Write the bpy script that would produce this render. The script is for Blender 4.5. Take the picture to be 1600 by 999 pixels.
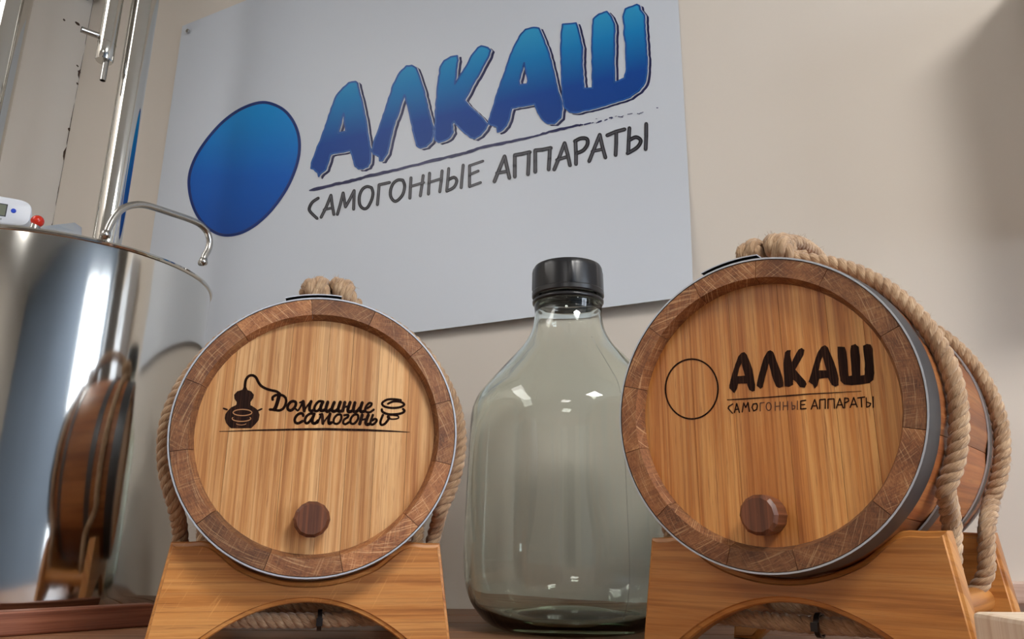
import bpy, bmesh, math, random
from math import sin, cos, pi, radians, sqrt, atan
from mathutils import Vector, Matrix
from mathutils.geometry import tessellate_polygon

for o in list(bpy.data.objects): bpy.data.objects.remove(o)
S = bpy.context.scene
COL = S.collection
V = Vector
random.seed(7)

# ------------------------------------------------------------------ camera
FPX = 1200.0
PITCH = atan(335/1200.0)
ROLL = 0.0093
fwd = V((0, cos(PITCH), sin(PITCH)))
r0 = V((1, 0, 0)); u0 = r0.cross(fwd)
cr = r0*cos(ROLL) + u0*sin(ROLL)
cu = u0*cos(ROLL) - r0*sin(ROLL)
cd = bpy.data.cameras.new('camera'); cam = bpy.data.objects.new('camera', cd); COL.objects.link(cam)
cd.sensor_width = 36; cd.sensor_fit = 'HORIZONTAL'; cd.lens = 36*FPX/1600
cd.clip_start = 0.02
cam.matrix_world = Matrix(((cr.x, cu.x, -fwd.x, 0), (cr.y, cu.y, -fwd.y, 0), (cr.z, cu.z, -fwd.z, 0), (0, 0, 0, 1)))
S.camera = cam

# ------------------------------------------------------------------ light, exposure
S.view_settings.view_transform = 'Standard'
S.view_settings.look = 'None'
S.view_settings.exposure = 0.17
S.view_settings.gamma = 1.0
S.view_settings.use_curve_mapping = False
WORLD_STRENGTH = 9.0
LAMPS = [  # along wall e1, away from wall e2, sizes, strength   (ceiling light panels)
    (3.15, 1.35, .60, .60, 42.0),
    (.32, 1.9, .50, 1.9, 5.0),
    (2.60, 3.5, .60, .60, 12.0),
]
w = bpy.data.worlds.new('sky'); S.world = w; w.use_nodes = True
bg = w.node_tree.nodes['Background']
bg.inputs[0].default_value = (.78, .88, 1, 1); bg.inputs[1].default_value = WORLD_STRENGTH

# ------------------------------------------------------------------ helpers
def ray(x, y): return fwd + cr*((x-800)/FPX) + cu*((499.5-y)/FPX)
def hit(x, y, p0, n):
    v = ray(x, y); return v*(V(p0).dot(n)/v.dot(n))

def link(name, me, parent=None):
    o = bpy.data.objects.new(name, me); COL.objects.link(o)
    if parent: o.parent = parent
    return o
def empty(name, label, cat, loc, rz=0, roll=0, group=None):
    o = link(name, None); o.location = loc; o.rotation_mode = 'XYZ'
    o.rotation_euler = (0, roll, rz); o.empty_display_size = .02
    o['label'] = label; o['category'] = cat
    if group: o['group'] = group
    return o
def tag(o, label, cat, group=None):
    o['label'] = label; o['category'] = cat
    if group: o['group'] = group
    return o
def struct(o): o['kind'] = 'structure'; return o

class MB:
    def __init__(s): s.v = []; s.f = []; s.uv = []; s.m = []
    def face(s, pts, uvs=None, m=0):
        i = len(s.v); s.v += [tuple(p) for p in pts]; s.f.append(tuple(range(i, i+len(pts))))
        s.uv.append(uvs if uvs else [(0, 0)]*len(pts)); s.m.append(m)
    def grid(s, P, closed_u=False, closed_v=False, uvs=1.0, m=0, flip=False, uvf=None):
        nu = len(P); nv = len(P[0]); b = len(s.v)
        for r in P: s.v += [tuple(p) for p in r]
        cu_ = [0.0]
        for i in range(1, nu+1): cu_.append(cu_[-1]+(V(P[i % nu][0])-V(P[i-1][0])).length)
        cv_ = [0.0]
        mid = nu//2
        for j in range(1, nv+1): cv_.append(cv_[-1]+(V(P[mid][j % nv])-V(P[mid][j-1])).length)
        for i in range(nu if closed_u else nu-1):
            for j in range(nv if closed_v else nv-1):
                a = b+i*nv+j; c = b+((i+1) % nu)*nv+j; d = b+((i+1) % nu)*nv+(j+1) % nv; e = b+i*nv+(j+1) % nv
                q = [a, c, d, e]; uu = [(cu_[i], cv_[j]), (cu_[i+1], cv_[j]), (cu_[i+1], cv_[j+1]), (cu_[i], cv_[j+1])]
                if uvf: uu = [(y, x) for x, y in uu]
                if flip: q.reverse(); uu.reverse()
                s.f.append(tuple(q)); s.uv.append(uu); s.m.append(m)
    def box(s, x0, x1, y0, y1, z0, z1, grain='x'):
        c = [(x, y, z) for x in (x0, x1) for y in (y0, y1) for z in (z0, z1)]
        F = [(0, 1, 3, 2), (4, 6, 7, 5), (0, 4, 5, 1), (2, 3, 7, 6), (0, 2, 6, 4), (1, 5, 7, 3)]
        for k, q in enumerate(F):
            pts = [c[i] for i in q]
            s.face(pts, [boxuv(p, k//2, grain) for p in pts])
    def build(s, name, mats, parent=None, smooth=None, bevel=None, seg=2, merge=True):
        me = bpy.data.meshes.new(name); me.from_pydata(s.v, [], s.f)
        ul = me.uv_layers.new(name='UVMap')
        flat = [c for f in s.uv for p in f for c in p]
        ul.data.foreach_set('uv', flat)
        me.polygons.foreach_set('material_index', s.m)
        for m in (mats if isinstance(mats, (list, tuple)) else [mats]): me.materials.append(m)
        if merge:
            bm = bmesh.new(); bm.from_mesh(me)
            bmesh.ops.remove_doubles(bm, verts=bm.verts, dist=1e-6)
            bmesh.ops.recalc_face_normals(bm, faces=bm.faces) if merge != 'keep' else None
            bm.to_mesh(me); bm.free()
        o = link(name, me, parent)
        if bevel:
            b = o.modifiers.new('bevel', 'BEVEL'); b.width = bevel; b.segments = seg; b.limit_method = 'ANGLE'; b.angle_limit = radians(35)
        if smooth is not None:
            me.shade_smooth()
            if smooth < 180: me.set_sharp_from_angle(angle=radians(smooth))
        return o
def boxuv(p, ax, grain):
    x, y, z = p
    if grain == 'x': al, ac = x, {0: y, 1: z, 2: y}[ax]
    elif grain == 'y': al, ac = y, {0: z, 1: x, 2: x}[ax]
    else: al, ac = z, {0: y, 1: x, 2: x}[ax]
    if (grain, ax) in (('x', 0), ('y', 1), ('z', 2)):
        a, b = {'x': (y, z), 'y': (x, z), 'z': (x, y)}[grain]; al, ac = a, b
    return (ac, al)

def lathe(mb, prof, n=64, c=(0, 0, 0), axis='z', m=0, closed=False):
    P = []
    for r, h in prof:
        row = []
        for k in range(n):
            a = 2*pi*k/n
            if axis == 'z': row.append((c[0]+r*cos(a), c[1]+r*sin(a), c[2]+h))
            elif axis == 'y': row.append((c[0]+r*cos(a), c[1]+h, c[2]+r*sin(a)))
            else: row.append((c[0]+h, c[1]+r*cos(a), c[2]+r*sin(a)))
        P.append(row)
    mb.grid(P, closed_v=True, closed_u=closed, m=m, uvf=True)

def catmull(pts, n=6, closed=False):
    P = [V(p) for p in pts]; out = []
    N = len(P)
    rng = N if closed else N-1
    for i in range(rng):
        if closed: a, b, c, d = P[(i-1) % N], P[i], P[(i+1) % N], P[(i+2) % N]
        else: a, b, c, d = P[max(i-1, 0)], P[i], P[i+1], P[min(i+2, N-1)]
        for k in range(n):
            t = k/n
            out.append(.5*((2*b)+(c-a)*t+(2*a-5*b+4*c-d)*t*t+(3*b-a-3*c+d)*t**3))
    if not closed: out.append(P[-1])
    return out
def resample(pts, step):
    out = [pts[0]]; acc = 0
    for i in range(1, len(pts)):
        a, b = pts[i-1], pts[i]; L = (b-a).length
        while acc+L >= step:
            t = (step-acc)/L; a = a.lerp(b, t); out.append(a.copy()); L = (b-a).length; acc = 0
        acc += L
    out.append(pts[-1]); return out
def frames(pts):
    N = len(pts); T = [(pts[min(i+1, N-1)]-pts[max(i-1, 0)]).normalized() for i in range(N)]
    up = V((0, 0, 1)) if abs(T[0].z) < .9 else V((1, 0, 0))
    n = T[0].cross(up).normalized(); out = []
    for t in T:
        n = (n-t*n.dot(t)).normalized(); out.append((t, n, t.cross(n)))
    return out
def tube(mb, pts, r, n=12, cap=True, m=0):
    fr = frames(pts); P = []
    for i, (p, (t, a, b)) in enumerate(zip(pts, fr)):
        rr = r[i] if isinstance(r, list) else r
        P.append([p+(a*cos(2*pi*k/n)+b*sin(2*pi*k/n))*rr for k in range(n)])
    mb.grid(P, closed_v=True, m=m, uvf=True)
    if cap:
        for row in (P[0], P[-1]): mb.face(row, m=m)
def rope_mesh(mb, pts, R=.0088, pitch=.028, n=9, step=.0022, fuzz=900):
    pts = resample(pts, step); fr = frames(pts); L = 0; acc = [0]
    for i in range(1, len(pts)): L += (pts[i]-pts[i-1]).length; acc.append(L)
    rs = R*.535; ro = R*.49
    for s in range(3):
        P = []; C = []
        for i, (p, (t, a, b)) in enumerate(zip(pts, fr)):
            ph = 2*pi*(acc[i]/pitch)+s*2*pi/3
            C.append(p+(a*cos(ph)+b*sin(ph))*ro)
        f2 = frames(C)
        for i, (c, (t, a, b)) in enumerate(zip(C, f2)):
            # rope lay of the yarns: little ridges twisting the other way
            row = []
            for k in range(n):
                an = 2*pi*k/n-2*pi*acc[i]/(pitch*.9)
                rr = rs*(1+.05*sin(5*an+acc[i]*900))
                row.append(c+(a*cos(an)+b*sin(an))*rr)
            P.append(row)
        b0 = len(mb.v); mb.grid(P, closed_v=True, uvf=True)
        mb.face(P[0]); mb.face(P[-1])
    rnd = random.Random(len(pts))
    for k in range(int(fuzz*L)):
        i = rnd.randrange(1, len(pts)-2); t, a, b = fr[i]; an = rnd.uniform(0, 2*pi)
        d = a*cos(an)+b*sin(an); p = pts[i]+d*R*.93; s2 = (t*rnd.uniform(-1, 1)+d*rnd.uniform(.2, 1)).normalized()
        w_ = t.cross(d)*.00012; ln = rnd.uniform(.002, .007); q = p+s2*ln*.5+d*.0006; e = p+s2*ln+V((0, 0, -.001))*rnd.random()
        mb.face([p-w_, p+w_, q+w_, q-w_]); mb.face([q-w_, q+w_, e])

# ------------------------------------------------------------------ materials
def newmat(name):
    m = bpy.data.materials.new(name); m.use_nodes = True
    nt = m.node_tree; b = nt.nodes['Principled BSDF']; return m, nt, b
def nd(nt, t, **k):
    n = nt.nodes.new(t)
    for a, v in k.items():
        if a.startswith('i_'):
            key = a[2:]; key = int(key) if key.isdigit() else key.replace('_', ' ')
            n.inputs[key].default_value = v
        else: setattr(n, a, v)
    return n
def srgb(r, g, b):
    f = lambda c: ((c/255+.055)/1.055)**2.4 if c > 10 else c/255/12.92
    return (f(r), f(g), f(b), 1)
def simple(name, col, rough=.5, metal=0, bump=None, coat=0, spec=None):
    m, nt, b = newmat(name)
    b.inputs['Base Color'].default_value = col; b.inputs['Roughness'].default_value = rough
    b.inputs['Metallic'].default_value = metal; b.inputs['Coat Weight'].default_value = coat
    if spec is not None: b.inputs['Specular IOR Level'].default_value = spec
    if bump:
        n = nd(nt, 'ShaderNodeTexNoise', i_Scale=bump[0], i_Detail=4.0)
        tc = nd(nt, 'ShaderNodeTexCoord'); nt.links.new(tc.outputs['Object'], n.inputs['Vector'])
        bp = nd(nt, 'ShaderNodeBump', i_Strength=bump[1], i_Distance=bump[2]); nt.links.new(n.outputs['Fac'], bp.inputs['Height'])
        nt.links.new(bp.outputs['Normal'], b.inputs['Normal'])
    return m
def ramp(nt, stops, interp='LINEAR'):
    r = nt.nodes.new('ShaderNodeValToRGB'); cr_ = r.color_ramp; cr_.interpolation = interp
    while len(cr_.elements) < len(stops): cr_.elements.new(.5)
    for e, (p, c) in zip(cr_.elements, stops): e.position = p; e.color = c
    return r
def math_(nt, op, a, b=None):
    n = nt.nodes.new('ShaderNodeMath'); n.operation = op
    for i, v in enumerate((a, b)):
        if v is None: continue
        if isinstance(v, (int, float)): n.inputs[i].default_value = v
        else: nt.links.new(v, n.inputs[i])
    return n.outputs[0]
def noise_uv(nt, uv, su, sv, W, det=3.0, rough=.55, dist=0.0):
    mp = nd(nt, 'ShaderNodeMapping'); mp.inputs['Scale'].default_value = (su, sv, 1)
    nt.links.new(uv, mp.inputs['Vector'])
    n = nd(nt, 'ShaderNodeTexNoise', noise_dimensions='4D', i_Scale=1.0, i_Detail=det, i_Roughness=rough, i_Distortion=dist)
    nt.links.new(mp.outputs[0], n.inputs['Vector']); nt.links.new(W, n.inputs['W'])
    return n.outputs['Fac']
def mixc(nt, fac, a, b, mode='MIX'):
    n = nd(nt, 'ShaderNodeMix', data_type='RGBA', blend_type=mode)
    for sock, v in ((n.inputs[0], fac), (n.inputs[6], a), (n.inputs[7], b)):
        if isinstance(v, (int, float, tuple)): sock.default_value = v
        else: nt.links.new(v, sock)
    return n.outputs[2]
def wood(name, dark, mid, light, flow=1.0, ring=70, pore=.6, rays=0.0, rough=.42, coat=.25, fine=700):
    m, nt, b = newmat(name)
    uv = nd(nt, 'ShaderNodeUVMap').outputs[0]
    oi = nd(nt, 'ShaderNodeObjectInfo')
    W = math_(nt, 'MULTIPLY', oi.outputs['Random'], 57.0)
    n1 = noise_uv(nt, uv, ring*3, 3*flow, W, 3, .6, .35)
    n2 = noise_uv(nt, uv, ring, 2*flow, W, 2, .5, .8)
    n3 = noise_uv(nt, uv, fine, 22, W, 3, .65)
    n4 = noise_uv(nt, uv, 12, 5, W, 2)
    t = math_(nt, 'ADD', math_(nt, 'MULTIPLY', n1, .45), math_(nt, 'MULTIPLY', n2, .35))
    t = math_(nt, 'ADD', t, math_(nt, 'MULTIPLY', n3, .2))
    r = ramp(nt, [(.36, dark), (.47, mid), (.57, light)]); nt.links.new(t, r.inputs[0])
    c = r.outputs[0]
    n6 = noise_uv(nt, uv, ring*7, 1.6*flow, W, 2, .5, .5)
    l6 = ramp(nt, [(.52, (0, 0, 0, 1)), (.60, (1, 1, 1, 1))]); nt.links.new(n6, l6.inputs[0])
    c = mixc(nt, math_(nt, 'MULTIPLY', l6.outputs[0], .36), c, dark)
    # dark open pores running with the grain
    p = ramp(nt, [(.56, (0, 0, 0, 1)), (.68, (1, 1, 1, 1))]); nt.links.new(n3, p.inputs[0])
    c = mixc(nt, math_(nt, 'MULTIPLY', p.outputs[0], pore), c, dark, 'MIX')
    # slow tone drift over the board
    d = ramp(nt, [(.3, (.82, .80, .78, 1)), (.7, (1.0, 1.0, 1.0, 1))]); nt.links.new(n4, d.inputs[0])
    c = mixc(nt, 1.0, c, d.outputs[0], 'MULTIPLY')
    if rays > 0:
        rt = nd(nt, 'ShaderNodeMapping'); rt.inputs['Rotation'].default_value = (0, 0, radians(62)); nt.links.new(uv, rt.inputs[0])
        n5 = noise_uv(nt, rt.outputs[0], 420, 30, W, 1, .5, .3)
        rr = ramp(nt, [(.66, (0, 0, 0, 1)), (.74, (1, 1, 1, 1))]); nt.links.new(n5, rr.inputs[0])
        c = mixc(nt, math_(nt, 'MULTIPLY', rr.outputs[0], rays), c, light)
    c = mixc(nt, 1.0, c, oi.outputs['Color'], 'MULTIPLY')
    nt.links.new(c, b.inputs['Base Color'])
    b.inputs['Roughness'].default_value = rough; b.inputs['Coat Weight'].default_value = coat; b.inputs['Coat Roughness'].default_value = .3
    bp = nd(nt, 'ShaderNodeBump', i_Strength=.25, i_Distance=.0006); nt.links.new(n3, bp.inputs['Height']); nt.links.new(bp.outputs[0], b.inputs['Normal'])
    return m
def endgrain(name, dark, mid, light, line):
    m, nt, b = newmat(name)
    uv = nd(nt, 'ShaderNodeUVMap').outputs[0]
    oi = nd(nt, 'ShaderNodeObjectInfo')
    W = math_(nt, 'MULTIPLY', oi.outputs['Random'], 91.0)
    ang = math_(nt, 'MULTIPLY', math_(nt, 'SUBTRACT', oi.outputs['Random'], .5), 2.4)
    vr = nd(nt, 'ShaderNodeVectorRotate', rotation_type='Z_AXIS'); nt.links.new(uv, vr.inputs['Vector']); nt.links.new(ang, vr.inputs['Angle'])
    q = vr.outputs[0]
    nA = noise_uv(nt, q, 260, 1500, W, 3, .6)
    nB = noise_uv(nt, uv, 45, 45, W, 3, .55)
    t = math_(nt, 'ADD', math_(nt, 'MULTIPLY', nA, .55), math_(nt, 'MULTIPLY', nB, .45))
    r = ramp(nt, [(.36, dark), (.52, mid), (.66, light)]); nt.links.new(t, r.inputs[0]); c = r.outputs[0]
    def lines(su, sv, lo, hi, k, c, dist=.5):
        n = noise_uv(nt, q, su, sv, W, 1, .5, dist)
        rr = ramp(nt, [(lo, (0, 0, 0, 1)), (hi, (1, 1, 1, 1))]); nt.links.new(n, rr.inputs[0])
        return mixc(nt, math_(nt, 'MULTIPLY', rr.outputs[0], k), c, line)
    c = lines(22, 900, .60, .655, .62, c, .15)
    c = lines(900, 30, .62, .67, .34, c, .2)
    # growth rings darker
    n6 = noise_uv(nt, q, 520, 40, W, 2, .5, 1.0)
    r6 = ramp(nt, [(.54, (0, 0, 0, 1)), (.62, (1, 1, 1, 1))]); nt.links.new(n6, r6.inputs[0])
    c = mixc(nt, math_(nt, 'MULTIPLY', r6.outputs[0], .35), c, dark)
    c = mixc(nt, 1.0, c, oi.outputs['Color'], 'MULTIPLY')
    nt.links.new(c, b.inputs['Base Color']); b.inputs['Roughness'].default_value = .6
    bp = nd(nt, 'ShaderNodeBump', i_Strength=.3, i_Distance=.0006); nt.links.new(nA, bp.inputs['Height']); nt.links.new(bp.outputs[0], b.inputs['Normal'])
    return m

M = {}
M['head'] = wood('oak_head', srgb(158, 98, 50), srgb(204, 146, 88), srgb(226, 178, 122), ring=60, pore=.75)
M['head_amber'] = wood('oak_head_amber', srgb(148, 80, 30), srgb(200, 128, 60), srgb(222, 162, 94), ring=60, pore=.7)
M['stave'] = wood('oak_stave', srgb(122, 64, 28), srgb(170, 98, 46), srgb(194, 126, 68), ring=45, pore=.5, rays=.25, rough=.5, coat=.08)
M['end'] = endgrain('oak_end_grain', srgb(94, 54, 33), srgb(152, 98, 60), srgb(188, 134, 86), srgb(214, 172, 126))
M['stand'] = wood('oak_stand', srgb(150, 88, 38), srgb(202, 134, 66), srgb(220, 158, 90), ring=55, pore=.55, rays=.55, rough=.4, coat=.35)
M['stand_amber'] = wood('oak_stand_amber', srgb(136, 78, 30), srgb(186, 120, 54), srgb(206, 144, 76), ring=30, flow=1.6, pore=.35, rays=.0, rough=.38, coat=.4)
M['walnut'] = wood('bung_wood', srgb(66, 34, 20), srgb(104, 58, 34), srgb(134, 80, 50), ring=120, pore=.5, rough=.5, coat=.1)
M['red_rail'] = wood('larch_rail', srgb(104, 52, 32), srgb(144, 84, 56), srgb(166, 104, 74), ring=50, pore=.3, rough=.55, coat=.05)
M['slat'] = wood('pine_slat', srgb(104, 66, 44), srgb(148, 100, 68), srgb(174, 126, 90), ring=40, pore=.3, rough=.5, coat=.1)
M['pale'] = wood('pale_pine', srgb(216, 188, 160), srgb(236, 216, 192), srgb(244, 228, 208), ring=60, pore=.2, rough=.55, coat=.05)
M['pink'] = wood('batten_pine', srgb(186, 156, 140), srgb(214, 186, 170), srgb(226, 202, 188), ring=40, pore=.2, rough=.6, coat=0)
M['hoop'] = simple('galvanised_hoop', srgb(84, 86, 90), .42, .8, bump=(180, .15, .0004))
M['hoop_edge'] = simple('hoop_cut_edge', srgb(186, 190, 198), .5, .55)
M['steel'] = simple('polished_steel', (.62, .61, .58, 1), .09, 1, bump=(3.5, .25, .003))
M['steel_dull'] = simple('brushed_steel', (.46, .45, .43, 1), .24, 1)
M['black'] = simple('black_plastic', (.010, .010, .012, 1), .3)
M['white_plastic'] = simple('white_plastic', srgb(214, 216, 222), .35)
M['red_plastic'] = simple('red_plastic', srgb(196, 40, 18), .25)
M['lcd'] = simple('grey_display', srgb(112, 116, 100), .25)
M['blue_plastic'] = simple('blue_button', srgb(20, 66, 190), .4)
M['print_dark'] = simple('dark_print', (.03, .03, .035, 1), .6)
M['char'] = None
def charmat():
    m, nt, b = newmat('charred_engraving')
    uv = nd(nt, 'ShaderNodeTexCoord').outputs['Object']
    mp = nd(nt, 'ShaderNodeMapping'); mp.inputs['Scale'].default_value = (900, 900, 18); nt.links.new(uv, mp.inputs[0])
    n = nd(nt, 'ShaderNodeTexNoise', i_Scale=1.0, i_Detail=2.0); nt.links.new(mp.outputs[0], n.inputs['Vector'])
    r = ramp(nt, [(.35, srgb(26, 13, 9)), (.55, srgb(42, 23, 16)), (.75, srgb(78, 48, 32))]); nt.links.new(n.outputs['Fac'], r.inputs[0])
    nt.links.new(r.outputs[0], b.inputs['Base Color']); b.inputs['Roughness'].default_value = .7; b.inputs['Specular IOR Level'].default_value = .1
    return m
M['char'] = charmat()
M['char_faint'] = simple('faint_engraving', srgb(92, 54, 34), .6)
M['engrave_light'] = simple('bare_wood_line', srgb(186, 130, 84), .6)
def ropemat():
    m, nt, b = newmat('jute_rope')
    uv = nd(nt, 'ShaderNodeUVMap').outputs[0]; oi = nd(nt, 'ShaderNodeObjectInfo')
    rt = nd(nt, 'ShaderNodeMapping'); rt.inputs['Rotation'].default_value = (0, 0, radians(24)); nt.links.new(uv, rt.inputs[0])
    n = noise_uv(nt, rt.outputs[0], 1900, 110, oi.outputs['Random'], 3, .6)
    tc = nd(nt, 'ShaderNodeTexCoord'); n2 = nd(nt, 'ShaderNodeTexNoise', i_Scale=55.0, i_Detail=2.0); nt.links.new(tc.outputs['Object'], n2.inputs[0])
    t = math_(nt, 'ADD', math_(nt, 'MULTIPLY', n, .7), math_(nt, 'MULTIPLY', n2.outputs[0], .3))
    r = ramp(nt, [(.34, srgb(112, 82, 56)), (.5, srgb(172, 138, 104)), (.66, srgb(212, 184, 150))]); nt.links.new(t, r.inputs[0])
    nt.links.new(r.outputs[0], b.inputs['Base Color']); b.inputs['Roughness'].default_value = .85
    b.inputs['Sheen Weight'].default_value = .3
    bp = nd(nt, 'ShaderNodeBump', i_Strength=.7, i_Distance=.0008); nt.links.new(n, bp.inputs['Height']); nt.links.new(bp.outputs[0], b.inputs['Normal'])
    return m
M['rope'] = ropemat()
def wallmat(name, col):
    m, nt, b = newmat(name)
    tc = nd(nt, 'ShaderNodeTexCoord')
    n = nd(nt, 'ShaderNodeTexNoise', i_Scale=1.3, i_Detail=2.0); nt.links.new(tc.outputs['Object'], n.inputs[0])
    d = tuple(c*.95 for c in col[:3])+(1,)
    r = ramp(nt, [(.35, d), (.65, col)]); nt.links.new(n.outputs[0], r.inputs[0]); nt.links.new(r.outputs[0], b.inputs['Base Color'])
    n2 = nd(nt, 'ShaderNodeTexNoise', i_Scale=60.0, i_Detail=5.0); nt.links.new(tc.outputs['Object'], n2.inputs[0])
    bp = nd(nt, 'ShaderNodeBump', i_Strength=.08, i_Distance=.002); nt.links.new(n2.outputs[0], bp.inputs['Height']); nt.links.new(bp.outputs[0], b.inputs['Normal'])
    b.inputs['Roughness'].default_value = .7
    return m
M['wall'] = wallmat('cream_wall_paint', srgb(216, 207, 196))
M['ceil'] = simple('white_ceiling', srgb(225, 222, 215), .8)
M['floor'] = simple('grey_tile_floor', srgb(120, 112, 104), .5)
M['poster'] = simple('white_poster_vinyl', srgb(202, 208, 217), .42)
M['white_print'] = simple('white_print', srgb(202, 208, 217), .42)
M['navy'] = simple('navy_print', srgb(24, 30, 88), .38)
M['ink'] = simple('black_print', srgb(38, 38, 48), .38)
M['ink_grey'] = simple('grey_print', srgb(98, 98, 108), .38)
M['edge_blue'] = simple('blue_outline_print', srgb(0, 84, 164), .38)
def gradmat(name, stops):
    m, nt, b = newmat(name)
    uv = nd(nt, 'ShaderNodeUVMap').outputs[0]; sp = nd(nt, 'ShaderNodeSeparateXYZ'); nt.links.new(uv, sp.inputs[0])
    r = ramp(nt, stops); nt.links.new(sp.outputs[1], r.inputs[0]); nt.links.new(r.outputs[0], b.inputs['Base Color']); b.inputs['Roughness'].default_value = .42; b.inputs['Specular IOR Level'].default_value = .25
    return m
M['letter'] = gradmat('blue_gradient_print', [(0, srgb(0, 60, 138)), (.34, srgb(0, 66, 148)), (.72, srgb(10, 124, 186)), (1, srgb(48, 156, 204))])
M['disc'] = gradmat('blue_disc_print', [(0, srgb(0, 72, 160)), (.45, srgb(0, 92, 184)), (1, srgb(0, 140, 212))])
def glassmat(name, col, dens):
    m, nt, b = newmat(name)
    nt.nodes.remove(b); out = nt.nodes['Material Output']
    g = nd(nt, 'ShaderNodeBsdfGlass'); g.inputs['Color'].default_value = (1, 1, 1, 1); g.inputs['Roughness'].default_value = 0; g.inputs['IOR'].default_value = 1.5
    va = nd(nt, 'ShaderNodeVolumeAbsorption'); va.inputs['Color'].default_value = col; va.inputs['Density'].default_value = dens
    tc = nd(nt, 'ShaderNodeTexCoord'); mp = nd(nt, 'ShaderNodeMapping'); mp.inputs['Scale'].default_value = (9, 9, 3); nt.links.new(tc.outputs['Object'], mp.inputs[0])
    n = nd(nt, 'ShaderNodeTexNoise', i_Scale=1.0, i_Detail=1.5); nt.links.new(mp.outputs[0], n.inputs[0])
    bp = nd(nt, 'ShaderNodeBump', i_Strength=.35, i_Distance=.006); nt.links.new(n.outputs[0], bp.inputs['Height']); nt.links.new(bp.outputs[0], g.inputs['Normal'])
    nt.links.new(g.outputs[0], out.inputs['Surface']); nt.links.new(va.outputs[0], out.inputs['Volume'])
    return m
M['glass'] = glassmat('pale_green_glass', (.49, .71, .46, 1), 34)
def emis(name, col, s):
    m, nt, b = newmat(name); b.inputs['Base Color'].default_value = (.8, .8, .8, 1)
    b.inputs['Emission Color'].default_value = col; b.inputs['Emission Strength'].default_value = s; return m

# ------------------------------------------------------------------ the room
TH = radians(27.2)
e1 = V((cos(TH), -sin(TH), 0)); nw = V((sin(TH), cos(TH), 0)); e2 = -nw    # along wall to the right, out of the wall into the room
DW = 1.25*cos(TH)
CORNER = nw*DW + e1*(-1.922)
ROOM = Matrix.Translation(CORNER) @ Matrix(((e1.x, e2.x, 0, 0), (e1.y, e2.y, 0, 0), (0, 0, 1, 0), (0, 0, 0, 1)))
# room coordinates: x along the poster wall, y out of it, z up.  (left handed pair is fine: normals are recalculated)
def R(x, y, z): return CORNER + e1*x + e2*y + V((0, 0, z))
ZF, ZC, LX, LY = -1.35, 1.62, 4.3, 4.6
SH = -.11      # shelf top
def slab(name, a, b, mat, parent=None, grain='x', bevel=None):
    """box between room-space corners"""
    mb = MB(); mb.box(a[0], b[0], a[1], b[1], a[2], b[2], grain)
    mb.v = [tuple(R(*p)) for p in mb.v]
    return mb.build(name, mat, parent, bevel=bevel)
struct(slab('wall_back', (-.1, -.1, ZF), (LX+.1, 0, ZC), M['wall']))
wl = struct(slab('wall_left', (-.1, 0, ZF), (0, LY, ZC), M['wall']))
# right wall with a tall window opening close to the poster wall; it is what the pot mirrors as a bright streak
wx0, wx1, wz0, wz1 = .36, 1.35, -.40, 1.30
mb = MB()
for (a, b, c, d) in ((0, wx0, ZF, ZC), (wx1, LY, ZF, ZC), (wx0, wx1, ZF, wz0), (wx0, wx1, wz1, ZC)):
    mb.box(LX, LX+.1, a, b, c, d)
mb.v = [tuple(R(*p)) for p in mb.v]
struct(mb.build('wall_right', wallmat('blue_grey_wall_paint', srgb(128, 146, 170)), merge=False))
struct(slab('wall_front', (-.1, LY, ZF), (LX+.1, LY+.1, ZC), M['wall']))
struct(slab('floor', (-.1, 0, ZF-.1), (LX+.1, LY+.1, ZF), M['floor']))
struct(slab('ceiling', (-.1, 0, ZC), (LX+.1, LY+.1, ZC+.1), M['ceil']))
mb = MB()
for (a, b, c, d) in ((wx0, wx0+.05, wz0, wz1), (wx1-.05, wx1, wz0, wz1), (wx0, wx1, wz0, wz0+.05), (wx0, wx1, wz1-.05, wz1), ((wx0+wx1)/2-.03, (wx0+wx1)/2+.03, wz0, wz1)):
    mb.box(LX+.02, LX+.08, a, b, c, d)
mb.v = [tuple(R(*p)) for p in mb.v]
wf = struct(mb.build('window_1', M['white_plastic'], merge=False))
# unseen dark cupboard, added by the poster wall to darken the pot's reflection
cup = empty('reflection_cupboard', 'unseen dark brown cupboard added at the right end of the poster wall for reflections', 'cupboard', R(3.7, .14, ZF))
for nm, a, b in (('body', (3.3, .004, ZF), (4.15, .26, 1.25)), ('door', (3.305, .261, ZF+.08), (3.722, .279, 1.24)), ('door', (3.728, .261, ZF+.08), (4.145, .279, 1.24))):
    mb = MB(); mb.box(a[0], b[0], a[1], b[1], a[2], b[2], 'z'); mb.v = [tuple(R(*p)-cup.location) for p in mb.v]; mb.build(nm, simple('dark_laminate', srgb(66, 56, 46), .5), cup, bevel=.003)
# a dark glazed door beside the window (seen only in the pot's reflection)
door = struct(slab('door_1', (2.75, LY-.05, ZF), (3.65, LY, .75), simple('grey_door', srgb(92, 84, 78), .4)))

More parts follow.
